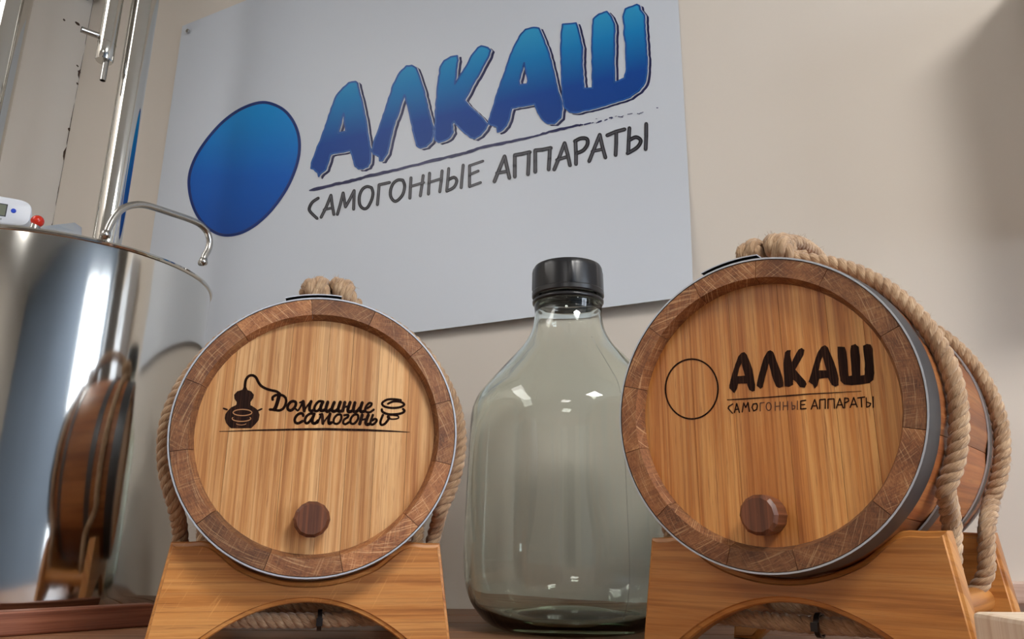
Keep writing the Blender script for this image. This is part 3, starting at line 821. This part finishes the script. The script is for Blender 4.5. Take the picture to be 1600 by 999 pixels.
# tones are in order of the sorted joint angles
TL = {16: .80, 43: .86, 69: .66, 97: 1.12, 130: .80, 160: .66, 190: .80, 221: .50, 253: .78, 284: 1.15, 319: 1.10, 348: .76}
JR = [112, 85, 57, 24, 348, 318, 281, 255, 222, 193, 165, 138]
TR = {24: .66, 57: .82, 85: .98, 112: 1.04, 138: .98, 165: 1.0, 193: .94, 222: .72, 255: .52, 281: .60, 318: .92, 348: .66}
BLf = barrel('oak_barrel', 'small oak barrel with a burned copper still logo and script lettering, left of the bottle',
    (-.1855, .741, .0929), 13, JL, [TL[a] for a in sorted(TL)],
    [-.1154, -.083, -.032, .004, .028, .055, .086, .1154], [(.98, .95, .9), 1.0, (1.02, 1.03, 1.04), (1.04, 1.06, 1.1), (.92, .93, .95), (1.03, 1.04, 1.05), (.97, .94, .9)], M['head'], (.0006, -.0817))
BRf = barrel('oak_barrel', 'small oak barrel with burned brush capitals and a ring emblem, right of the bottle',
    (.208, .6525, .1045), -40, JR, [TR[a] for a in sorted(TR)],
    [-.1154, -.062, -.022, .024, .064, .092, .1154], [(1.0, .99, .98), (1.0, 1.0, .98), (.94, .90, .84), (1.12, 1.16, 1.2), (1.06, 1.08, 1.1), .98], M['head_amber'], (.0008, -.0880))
barrel_rope(BLf[0], BLf[4], .002, .0028)
barrel_rope(BRf[0], BRf[4], .006, .0068)

# burned marks on the heads
def head_proj(Bt, depth=.0112):
    B, o, ex, ax, D = Bt; p0 = o+ax*depth
    inv = (Matrix.Translation(B.location) @ Matrix.Rotation(math.atan2(ex.y, ex.x), 4, 'Z')).inverted()
    return lambda x, y: inv @ hit(x, y, p0, ax)
bpy.context.view_layer.update()
pL = head_proj(BLf); pL2 = head_proj(BLf, .0110)
z1 = Z(340, 575, 9.514); z2 = Z(410, 605, 13.33); z3 = Z(510, 605, 11.43)
mb = MB()
fill(mb, [z1([(270,555),(200,590),(150,640),(115,690),(105,750),(125,820),(165,870),(200,900),(500,900),(560,840),(610,780),(625,700),(600,630),(550,590),(490,555),(490,510),(530,450),(540,400),(500,350),(445,330),(425,280),(390,280),(370,325),(290,350),(245,400),(250,460),(285,510),(280,545)])], pL)
stroke(mb, z1([(90,605),(140,622)]), 2.8, pL); stroke(mb, z1([(610,632),(655,612)]), 2.8, pL)
stroke(mb, z1([(405,300),(410,230),(425,170),(470,120),(530,115),(575,150),(610,220),(650,270),(720,310),(800,335),(870,350),(925,385)]), 4.2, pL, smooth=True)
emb = mb.build('burned_emblem', M['char'], BLf[0], merge='keep')
mb = MB()
ell = lambda cx, cy, rx, ry, a0, a1, n: [(cx+rx*cos(radians(a0+(a1-a0)*k/n)), cy+ry*sin(radians(a0+(a1-a0)*k/n))) for k in range(n+1)]
stroke(mb, z1(ell(370, 665, 140, 46, 0, 360, 24)), 1.5, pL2)
stroke(mb, z1(ell(355, 755, 138, 42, -20, 200, 18)), 1.5, pL2)
stroke(mb, z1(ell(350, 828, 72, 22, 10, 170, 12)), .9, pL2)
mb.build('emblem_rings', M['engrave_light'], emb, merge='keep')
SC = [  # (zoom, width in zoom units, strokes)
 (z2, 36, [(215,265),(215,215),(270,175),(330,165),(420,175),(480,225),(495,300),(470,390),(420,460),(340,490),(250,475),(190,470),(155,470)]), (z2, 52, [(350,170),(320,290),(285,400),(250,470)]),
 (z2, 40, [(640,295),(580,320),(530,390),(530,460),(580,490),(640,460),(690,390),(695,320),(640,295)]),
 (z2, 30, [(780,325),(840,300)]), (z2, 32, [(840,300),(800,400),(740,490),(700,460)]), (z2, 44, [(850,300),(860,400),(870,500)]), (z2, 30, [(870,500),(930,400),(1010,300)]), (z2, 42, [(1015,300),(985,400),(985,480),(1030,500),(1080,470)]),
 (z2, 36, [(1260,305),(1180,300),(1110,370),(1080,450),(1100,500),(1160,490),(1220,410),(1260,310)]), (z2, 44, [(1260,310),(1215,420),(1220,490),(1270,490),(1320,460)]),
 (z3, 38, [(25,270),(-10,400),(20,440),(80,400)]), (z3, 38, [(140,275),(100,380),(110,430),(160,430),(200,400)]), (z3, 38, [(250,270),(210,390),(220,435),(270,430)]),
 (z3, 38, [(330,275),(290,430)]), (z3, 30, [(310,360),(400,345)]), (z3, 38, [(425,275),(385,400),(400,445),(450,430)]),
 (z3, 38, [(510,280),(480,400),(500,445),(550,430),(600,370)]), (z3, 38, [(640,280),(605,400),(625,445),(680,430)]),
 (z3, 32, [(700,390),(780,350),(810,300),(770,285),(720,330),(690,400),(720,450),(780,450),(845,405)]),
 (z2, 38, [(850,600),(840,560),(790,550),(720,590),(675,670),(690,740),(750,755),(840,710)]),
 (z2, 36, [(1080,560),(1000,555),(920,610),(885,700),(910,755),(960,740),(1030,660),(1080,560)]), (z2, 42, [(1080,560),(1040,680),(1050,750),(1110,750),(1160,700)]),
 (z2, 28, [(1190,575),(1240,560)]), (z2, 30, [(1230,570),(1180,680),(1150,750)]), (z2, 42, [(1240,570),(1260,760)]), (z2, 28, [(1260,760),(1330,660),(1410,560)]), (z2, 42, [(1410,560),(1380,680),(1390,760),(1440,740)]),
 (z3, 33, [(250,490),(190,500),(140,560),(130,630),(170,660),(225,640),(265,570),(265,510),(250,490)]),
 (z3, 33, [(320,505),(390,500),(380,540),(320,580),(300,640),(340,665),(400,630)]),
 (z3, 33, [(545,490),(490,500),(440,560),(430,630),(465,660),(515,640),(565,570),(565,510),(545,490)]),
 (z3, 38, [(640,500),(595,660)]), (z3, 28, [(620,590),(720,570)]), (z3, 38, [(750,500),(705,620),(720,670),(770,660)]),
 (z3, 34, [(830,500),(790,620),(800,670),(850,660),(900,600),(870,570),(815,600)]), (z3, 34, [(1010,500),(965,620),(980,675),(1040,660),(1100,590),(1120,540)]),
 (z3, 32, [(1330,235),(1200,218),(1080,228),(995,290),(1040,350),(1180,375),(1320,360),(1390,315),(1330,268),(1200,258),(1100,300)]),
 (z3, 34, [(990,400),(1000,440),(1080,480),(1200,490),(1340,470),(1395,430),(1370,395)]),
 (z3, 22, [(1200,505),(1280,520),(1280,560),(1190,575),(1110,560),(1090,530),(1120,505),(1200,505)]),
]
mb = MB()
for zz, wd, pts in SC:
    s = 13.33 if zz is z2 else 11.43
    stroke(mb, zz(pts), wd*(1.55 if wd >= 36 else 1.3)/s, pL, smooth=len(pts) > 2)
mb.build('burned_lettering', M['char'], BLf[0], merge='keep')
mb = MB(); stroke(mb, [(343,674.6),(400,672.6),(480,671.2),(510,671),(571,672.4),(610,674),(640,675.6)], [.9, 2.2, 3.6, 4, 3.8, 2.4, .9], pL)
mb.build('burned_underline', M['char'], BLf[0], merge='keep')

pR = head_proj(BRf)
z4 = Z(1130, 530, 10.515); z5b = Z(1250, 530, 10.515); z6b = Z(1130, 605, 6.4); zr = Z(1010, 520, 4.21)
BIG = [
 [z4([(350,215),(390,260),(440,380),(480,500),(505,640),(525,750),(520,850),(480,865),(430,840),(400,770),(390,730),(245,735),(225,820),(180,890),(150,860),(100,810),(100,760),(150,560),(200,410),(250,280),(300,225)]), z4([(300,395),(355,600),(235,610),(260,490)])],
 [z4([(775,185),(820,210),(860,310),(920,470),(970,620),(990,720),(990,780),(920,805),(870,780),(830,690),(790,560),(748,400),(715,530),(680,660),(650,790),(610,820),(550,770),(570,650),(620,460),(670,300),(730,200)])],
 [z4([(1110,180),(1105,270),(1130,380),(1180,270),(1240,170),(1290,145),(1335,180),(1320,260),(1260,370),(1185,500),(1260,590),(1350,690),(1370,740),(1340,800),(1260,790),(1200,710),(1150,670),(1150,750),(1080,785),(1005,775),(1000,600),(990,400),(1015,220),(1050,185)])],
 [z5b([(410,100),(460,140),(500,240),(560,380),(610,540),(635,660),(635,760),(580,785),(520,750),(480,680),(460,640),(315,650),(290,760),(240,815),(210,750),(140,700),(170,610),(230,400),(290,220),(350,130)]), z5b([(370,285),(435,515),(310,515),(330,400)])],
 [z5b([(615,125),(735,130),(765,230),(785,420),(800,610),(850,600),(840,400),(825,200),(840,105),(910,80),(965,130),(985,280),(990,450),(995,600),(1060,590),(1065,400),(1045,230),(1035,110),(1100,80),(1160,90),(1195,170),(1205,350),(1220,560),(1205,670),(1140,725),(1000,745),(850,760),(720,745),(665,690),(640,500),(620,300)])],
]
for k, lp in enumerate(BIG):
    mb = MB(); fill(mb, [rough_loop(l, .25, k) for l in lp], pR); mb.build('burned_letter', M['char'], BRf[0], merge='keep')
SM = [[[(95,170),(55,195),(50,215),(92,262)]],[[(112,255),(135,165)],[(135,165),(162,255)],[(120,225),(155,222)]],[[(190,250),(205,160)],[(205,160),(225,205),(248,155)],[(248,155),(262,245)]],
 [[(335,165),(300,170),(288,205),(305,240),(335,225),(342,190),(335,165)]],[[(370,240),(370,160)],[(370,160),(410,155)]],[ell(455,195,25,40,0,360,14)],
 [[(520,150),(520,235)],[(520,195),(570,190)],[(568,150),(568,232)]],[[(600,150),(600,230)],[(600,190),(648,188)],[(645,145),(645,228)]],
 [[(685,150),(690,222)],[(688,185),(718,190),(715,215),(690,225)],[(742,140),(742,225)]],[[(775,140),(775,220)],[(775,140),(825,133)],[(775,178),(815,175)],[(775,220),(828,215)]],
 [[(880,222),(915,125)],[(915,125),(945,218)],[(890,190),(935,188)]],[[(965,218),(965,128)],[(965,128),(1020,122)],[(1020,122),(1020,215)]],[[(1048,215),(1048,122)],[(1048,122),(1108,118)],[(1108,118),(1112,212)]],
 [[(1132,210),(1165,115)],[(1165,115),(1200,210)],[(1145,180),(1190,178)]],[[(1215,210),(1215,110)],[(1215,110),(1250,115),(1255,140),(1215,160)]],[[(1270,205),(1305,105)],[(1305,105),(1340,200)],[(1280,175),(1330,172)]],
 [[(1345,110),(1415,100)],[(1380,105),(1385,200)]],[[(1430,110),(1435,200)],[(1432,150),(1475,165),(1465,190),(1435,202)],[(1498,98),(1500,205)]]]
mb = MB(); mf = MB()
for k, g_ in enumerate(SM):
    for s_ in g_: stroke(mf if 4 <= k <= 8 else mb, z6b(s_), 1.6 if 4 <= k <= 8 else 2.0, pR)
stroke(mb, z6b([(40,128),(200,120),(430,104),(640,88),(860,70),(1120,56),(1380,42)]), [1.2, 2, 1.6, 2.1, 1.7, 1.3, .7], pR)
mb.build('burned_small_lettering', M['char'], BRf[0], merge='keep')
mf.build('faint_small_lettering', M['char_faint'], BRf[0], merge='keep')
mb = MB(); stroke(mb, zr(ell(298, 371, 173, 197, 0, 360, 48)), 2.5, pR); mb.build('burned_ring', M['char'], BRf[0], merge='keep')

# ------------------------------------------------------------------ cradles
def cradle(label, origin, yawdeg, roll, mat, ztop, leg, tone):
    yaw = radians(yawdeg); ax = V((-sin(yaw), cos(yaw), 0)); o = V(origin)
    zb = leg
    C = empty('barrel_cradle', label, 'stand', o+V((0, 0, zb)), yaw, 0, 'barrel cradles')
    # outline in local coords, z relative to barrel axis
    xs = [-.1275, -.118, -.108, -.096, -.084, -.072, -.06, -.045, -.03, -.015, 0]
    def saddle(x):
        x = abs(x); arc = -sqrt(.1392**2-min(x, .12)**2)
        t = max(0, min(1, (x-.062)/.05)); t = t*t*(3-2*t)
        return arc*(1-t)+(-.1030)*t if x < .112 else -.1030
    top = [(x, saddle(x)) for x in [-.127+.254*i/48 for i in range(49)]]
    xe = sqrt((-.158-zb)/4.2)
    ins = [-xe+2*xe*i/36 for i in range(37)]
    bot = [(.1415, zb)]+[(x, -.158-4.2*x*x) for x in reversed(ins)]+[(-.1415, zb)]
    loop = top+bot
    sh = math.tan(roll)
    def fix(x, z):
        k = max(0, min(1, (z-zb)/(-.103-zb))); return (x, z+x*sh*k)
    loop = [fix(*p) for p in loop]
    for (y0, y1) in ((.035, .057), (.233, .255)):
        mb = MB(); zo = -zb
        # rebated ogee edge: outline, step and inset face
        n = len(loop); cen = []
        P2 = [V((*p, 0)) for p in loop]
        nr = []
        for i in range(n):
            a = (P2[i]-P2[i-1]).normalized(); b = (P2[(i+1) % n]-P2[i]).normalized(); t = (a+b).normalized(); nr.append(V((t.y, -t.x, 0)))
        sgn = 1 if (P2[0]+nr[0]*.001).length > 0 else 1
        # inward normal test
        c0 = P2[24]+nr[24]*.002
        inward = 1 if c0.y < P2[24].y else -1
        def off(d): return [P2[i]+nr[i]*d*inward for i in range(n)]
        prof = [(0, y1), (0, y0+.0055), (.0012, y0+.003), (.0042, y0+.0022), (.0052, y0)]
        rings = [[(p.x, y, p.y+zo) for p in off(d)] for d, y in prof]
        mb.grid(rings, closed_v=True)
        # fix uv of the sides: grain along x
        for fi in range(len(mb.f)):
            mb.uv[fi] = [(mb.v[i][2]*.7+mb.v[i][1]*.7, mb.v[i][0]) for i in mb.f[fi]]
        for y, rg, flip in ((y0, off(.0052), 1), (y1, off(0), 0)):
            tris = tessellate_polygon([[V((p.x, p.y, 0)) for p in rg]])
            for t in tris:
                mb.face([(rg[i].x, y, rg[i].y+zo) for i in t], [(rg[i].y, rg[i].x) for i in t])
        bd = mb.build('cradle_board', mat, C, smooth=25); bd.color = (tone, tone, tone, 1)
    for sx in (-1, 1):
        mb = MB(); lathe(mb, [(.0001, .0565), (.012, .0565), (.012, .2335), (.0001, .2335)], 20, (sx*.108, 0, -.160-zb), 'y')
        for fi in range(len(mb.f)): mb.uv[fi] = [(u[0], u[1]) for u in mb.uv[fi]]
        d_ = mb.build('dowel', mat, C, smooth=40)
    return C
cradle('golden oak cradle under the left barrel with script lettering', (-.1855, .741, .0929), 13, 0, M['stand'], 0, SH-.0929, 1.0)
cradle('amber oak cradle under the right barrel, angled away from the camera', (.208, .6525, .1045), -40, .030, M['stand_amber'], 0, SH-.1045, 1.0)

# ------------------------------------------------------------------ bottle
bt = empty('glass_bottle', 'large empty pale green glass bottle with a black cap, between the barrels', 'bottle', (.0759, 1.0, SH))
H0 = -SH
outer = [(.0001, -.1035), (.040, -.104), (.070, -.1072), (.082, -.1096), (.090, -.1092), (.1044, -.1025), (.1175, -.089), (.1262, -.074), (.1312, -.056), (.1330, -.036), (.1335, -.02), (.1325, .03), (.1312, .075), (.1298, .12), (.1285, .146), (.1255, .160), (.1190, .175), (.108, .1885), (.093, .206), (.0765, .2245), (.061, .242), (.0505, .260), (.0462, .277), (.0452, .290), (.0460, .300), (.0400, .304), (.0400, .343)]
inner = [(.0365, .343), (.0365, .304), (.0415, .292), (.0422, .281), (.0465, .260), (.0568, .2405), (.0725, .2220), (.089, .2035), (.104, .186), (.1140, .173), (.1208, .1585), (.1243, .1405), (.1258, .12), (.1272, .075), (.1285, .03), (.1293, -.02), (.1285, -.038), (.126, -.058), (.119, -.077), (.108, -.090), (.094, -.098), (.075, -.099), (.055, -.094), (.030, -.090), (.0001, -.089)]
def smoothprof(p, n=3):
    q = catmull([V((a, b, 0)) for a, b in p], n); return [(max(v.x, .0001), v.y) for v in q]
prof = smoothprof(outer, 3)+smoothprof(inner, 3)
mb = MB(); lathe(mb, [(r, h+H0) for r, h in prof], 128)
mb.build('glass_body', M['glass'], bt, smooth=180)
# mould seam: a fine ridge down one side
mb = MB(); sp = [(r+.0002, h+H0) for r, h in outer if -.1 < h < .25]
an = math.atan2(-1.0, .45)
pts = catmull([V((r*cos(an), r*sin(an), h)) for r, h in sp], 4); tube(mb, pts, .0005, 6)
mb.build('mould_seam', M['glass'], bt, smooth=180)
# cap: ribbed black screw cap with a tamper ring
mb = MB(); n = 96; G = []
for (r, h, rib) in ((.0001, .3545, 0), (.041, .3545, 0), (.0455, .3530, 0), (.0470, .3500, .6), (.0476, .345, 1), (.0480, .3210, 1), (.0480, .3180, 0), (.0490, .3165, 0), (.0490, .3110, 0), (.0480, .3095, 0), (.0450, .3095, 0), (.0435, .3110, 0), (.0001, .3480, 0)):
    G.append([((r+(.0011 if (k % 12) < 2 else 0)*rib)*cos(2*pi*k/n), (r+(.0011 if (k % 12) < 2 else 0)*rib)*sin(2*pi*k/n), h+H0) for k in range(n)])
mb.grid(G, closed_v=True); mb.build('cap', M['black'], bt, smooth=30)
mb = MB(); lathe(mb, [(.0462, .3000+H0), (.0482, .3015+H0), (.0484, .3045+H0), (.0462, .3065+H0), (.0415, .3065+H0), (.0415, .3000+H0)], 96, closed=True)
mb.build('tamper_ring', M['black'], bt, smooth=180)

# ------------------------------------------------------------------ steel pot with lid, handle, valve
PC = V((-.68, 1.10, SH)); PRr = .211
pot = empty('steel_pot', 'tall polished stainless steel pot with a tube handle, at the left', 'pot', PC)
def potz(px, py, az_pt=None):
    v = ray(px, py); vx, vy = v.x, v.y
    # first hit with the cylinder
    a = vx*vx+vy*vy; b = -2*(vx*PC.x+vy*PC.y); c = PC.x**2+PC.y**2-(PRr+.004)**2
    d = b*b-4*a*c; t = (-b-sqrt(max(d, 0)))/(2*a); return v*t
rim = potz(75, 358).z; PH = rim-SH
mb = MB()
pro = [(.0001, .0), (.19, 0), (.204, .003), (.2105, .012), (PRr, .03)]+[(PRr, PH*k/8) for k in range(1, 8)]+[(PRr, PH-.006), (PRr+.002, PH-.005), (PRr+.003, PH-.0025), (PRr+.002, PH), (PRr-.001, PH), (PRr-.002, PH-.004), (PRr-.002, .004), (.0001, .004)]
lathe(mb, pro, 128); mb.build('vessel', M['steel'], pot, smooth=40)
mb = MB(); lathe(mb, [(.0001, PH+.002), (.17, PH+.001), (.205, PH-.001), (.2075, PH-.003), (.0001, PH-.003)], 96); lid = mb.build('lid', M['steel'], pot, smooth=40)
f1 = potz(163, 369); f2 = potz(313, 412)
hd = (f2-f1); hd.z = 0; hn = V((-hd.y, hd.x, 0)).normalized()
path = [hit(x, y, f1-hn*0+V((0, 0, 0)), hn) for x, y in ((160,369),(166,355),(174,341),(186,328),(205,321.5),(225,322.5),(260,333.5),(290,343.5),(308,352),(319,364),(323,378),(321,391),(315,402),(313,411))]
out = hn if (f1-PC).dot(hn) > 0 else -hn
path = [p+out*.006 for p in path]
path = [path[0]-out*.006]+path+[path[-1]-out*.006]
mb = MB(); tube(mb, [p-PC for p in catmull(path, 5)], .0048, 14); hdl = mb.build('handle', M['steel_dull'], pot, smooth=60)
for q in (path[1], path[-2]):
    mb = MB(); c = q-PC
    lathe(mb, [(.0001, -.006), (.0055, -.003), (.0066, 0), (.0052, .006), (.0001, .007)], 14, tuple(c)); mb.build('weld', M['steel_dull'], hdl, smooth=180)
# lid furniture: safety valve with a red ball, clamp tab
lidz = rim+.002
def at_depth(px, py, Y): v = ray(px, py); return v*(Y/v.y)
vb = at_depth(55, 352, 1.0); 
mb = MB(); c = V((vb.x, vb.y, lidz))-PC
hv = at_depth(55, 350, 1.0).z-lidz
lathe(mb, [(.0001, -.001), (.0075, -.001), (.0075, hv*.75), (.006, hv), (.0001, hv)], 24, tuple(c)); val = mb.build('valve', M['steel_dull'], lid, smooth=40)
mb = MB(); cb = at_depth(58.5, 346, 1.0)-PC; 
lathe(mb, [(.0085*sin(pi*k/12)+.00001, -.0085*cos(pi*k/12)) for k in range(13)], 24, tuple(cb)); rb = mb.build('valve_ball', M['red_plastic'], lid, smooth=180); rb['label'] = 'red ball knob of the lid valve'
a = at_depth(66, 360, 1.02)-PC; b = at_depth(66, 353, 1.02)-PC; c = at_depth(90, 350.5, 1.06)-PC; d = at_depth(117, 347.5, 1.10)-PC; e = at_depth(117, 362, 1.10)-PC
mb = MB(); th_ = V((0, .02, 0))
q = [a, b, c, d, e]; mb.face(q); mb.face([p+th_ for p in q][::-1])
for i in range(5): j = (i+1) % 5; mb.face([q[i], q[i]+th_, q[j]+th_, q[j]])
mb.build('lid_clamp', simple('bright_clamp', srgb(205, 205, 200), .3, .6), lid, bevel=.001)

# digital thermometer stuck through the lid
tc_ = at_depth(-4, 333, 1.03); th = empty('thermometer', 'white digital thermometer with grey display standing on the steel pot', 'thermometer', (tc_.x, tc_.y, lidz), radians(26))
tz = tc_.z-lidz
mb = MB(); W_, Hh, Dp = .043, .0205, .034
G = []
for (s, y) in ((.0001, -Dp*.5), (.90, -Dp*.5), (.985, -Dp*.46), (1.0, -Dp*.36), (.97, Dp*.25), (.86, Dp*.5), (.0001, Dp*.5)):
    row = []
    for k in range(48):
        a = 2*pi*k/48; ca, sa = cos(a), sin(a); e = .42
        row.append((W_*s*math.copysign(abs(ca)**e, ca), y, tz+Hh*s*math.copysign(abs(sa)**.55, sa)))
    G.append(row)
mb.grid(G, closed_v=True); mb.build('case', M['white_plastic'], th, smooth=50)
yf = -Dp*.5-.0004
mb = MB(); mb.box(-.030, .0135, yf-.0004, yf+.002, tz-.0098, tz+.0092); mb.build('display_frame', M['print_dark'], th)
mb = MB(); mb.box(-.029, .0122, yf-.0008, yf+.001, tz-.0088, tz+.0076); mb.build('display', M['lcd'], th)
mb = MB(); lathe(mb, [(.0001, -.0012), (.0031, -.0010), (.0034, 0), (.0034, .002)], 20, (.0215, yf, tz+.001), 'y'); mb.build('button', M['blue_plastic'], th, smooth=40)
mb = MB(); lathe(mb, [(.0001, -.32), (.002, -.31), (.002, tz-Hh*.6), (.0032, tz-Hh*.6), (.0032, tz-Hh*.9+.002)], 12, (.022*0, 0, 0)); 
mb.build('probe', M['steel_dull'], th, smooth=40)
def text(s, size, loc, parent, mat):
    cu_ = bpy.data.curves.new('t', 'FONT'); cu_.body = s; cu_.size = size; cu_.align_x = 'CENTER'; cu_.align_y = 'CENTER'
    to = bpy.data.objects.new('t', cu_); COL.objects.link(to); bpy.context.view_layer.update()
    dg = bpy.context.evaluated_depsgraph_get(); me = bpy.data.meshes.new_from_object(to.evaluated_get(dg))
    bpy.data.objects.remove(to); me.transform(Matrix.Translation(loc) @ Matrix.Rotation(pi/2, 4, 'X'))
    me.materials.clear(); me.materials.append(mat); return link('printed_text', me, parent)
text('TA-288', .0036, (.004, yf-.0006, tz-.0145), th, M['print_dark'])

# ------------------------------------------------------------------ distillation columns
def column(px_list, Y, r, lab, name='still_column'):
    p = at_depth(px_list[0], px_list[1], Y); x = p.x
    C = empty(name, lab, 'column', (x, Y, SH), group='steel still columns')
    mb = MB(); H = 2.0-.35
    lathe(mb, [(.0001, .0), (r+.014, 0), (r+.014, .006), (r+.001, .010), (r, .02)]+[(r, .02+k*(H-.02)/6) for k in range(1, 7)]+[(.0001, H)], 64)
    mb.build('tube', M['steel'], C, smooth=40)
    return C, x
C1, cx = column((179.5, 300), 1.38, .0255, 'polished steel still column rising behind the pot, beside the poster')
# slim dark seam pipe hugging the column
def lp(p): return V(p)-C1.location
# condenser hung in front-left of the column
Yc = 1.335
top = at_depth(176.5, 0, Yc); bt_ = at_depth(165, 96, Yc); xc = (top.x+bt_.x)/2; zc0 = bt_.z
rc = .0165
mb = MB(); zl = zc0-SH
cxl = V((xc-cx, Yc-1.38, 0))
lathe(mb, [(.0001, zl), (rc*.9, zl), (rc, zl+.003), (rc, zl+.038), (rc+.0006, zl+.0385), (rc+.0006, zl+.040), (rc, zl+.0405), (rc, 1.6-.0), (.0001, 1.6)], 48, tuple(cxl))
cond = mb.build('condenser', M['steel'], C1, smooth=35)
mb = MB(); nb = at_depth(171, 126, Yc).z-SH
lathe(mb, [(.0058, nb), (.0058, zl+.001)], 24, (cxl.x+.004, cxl.y, 0)); lathe(mb, [(.0001, zl-.004), (.005, zl-.004), (.0048, nb), (.0058, nb)], 24, (cxl.x+.004, cxl.y, 0))
mb.build('outlet_pipe', M['steel_dull'], cond, smooth=40)
s0 = at_depth(160, 58, Yc-.004)-C1.location; s1 = at_depth(127, 46, Yc-.03)-C1.location
mb = MB(); tube(mb, [s0+V((.010, .004, 0)), s0, s0.lerp(s1, .5), s1], .0062, 16, cap=False); tube(mb, [s1.lerp(s0, .02), s1.lerp(s0, .4)], .0048, 12)
mb.build('hose_nipple', M['steel_dull'], cond, smooth=50)
# brackets joining condenser and column
for zz_ in (.55,):
    mb = MB(); tube(mb, [V((cxl.x, cxl.y, zl+zz_)), V((0, 0, zl+zz_))], .005, 12); mb.build('bracket', M['steel_dull'], C1, smooth=60)
C2, cx2 = column((14, 40), 1.38, .033, 'polished steel still column at the left edge of the photo')
for ob in bpy.data.objects:
    if ob.type == 'MESH' and ob.data.polygons and 'label' in ob and ob['label'] == '': del ob['label']
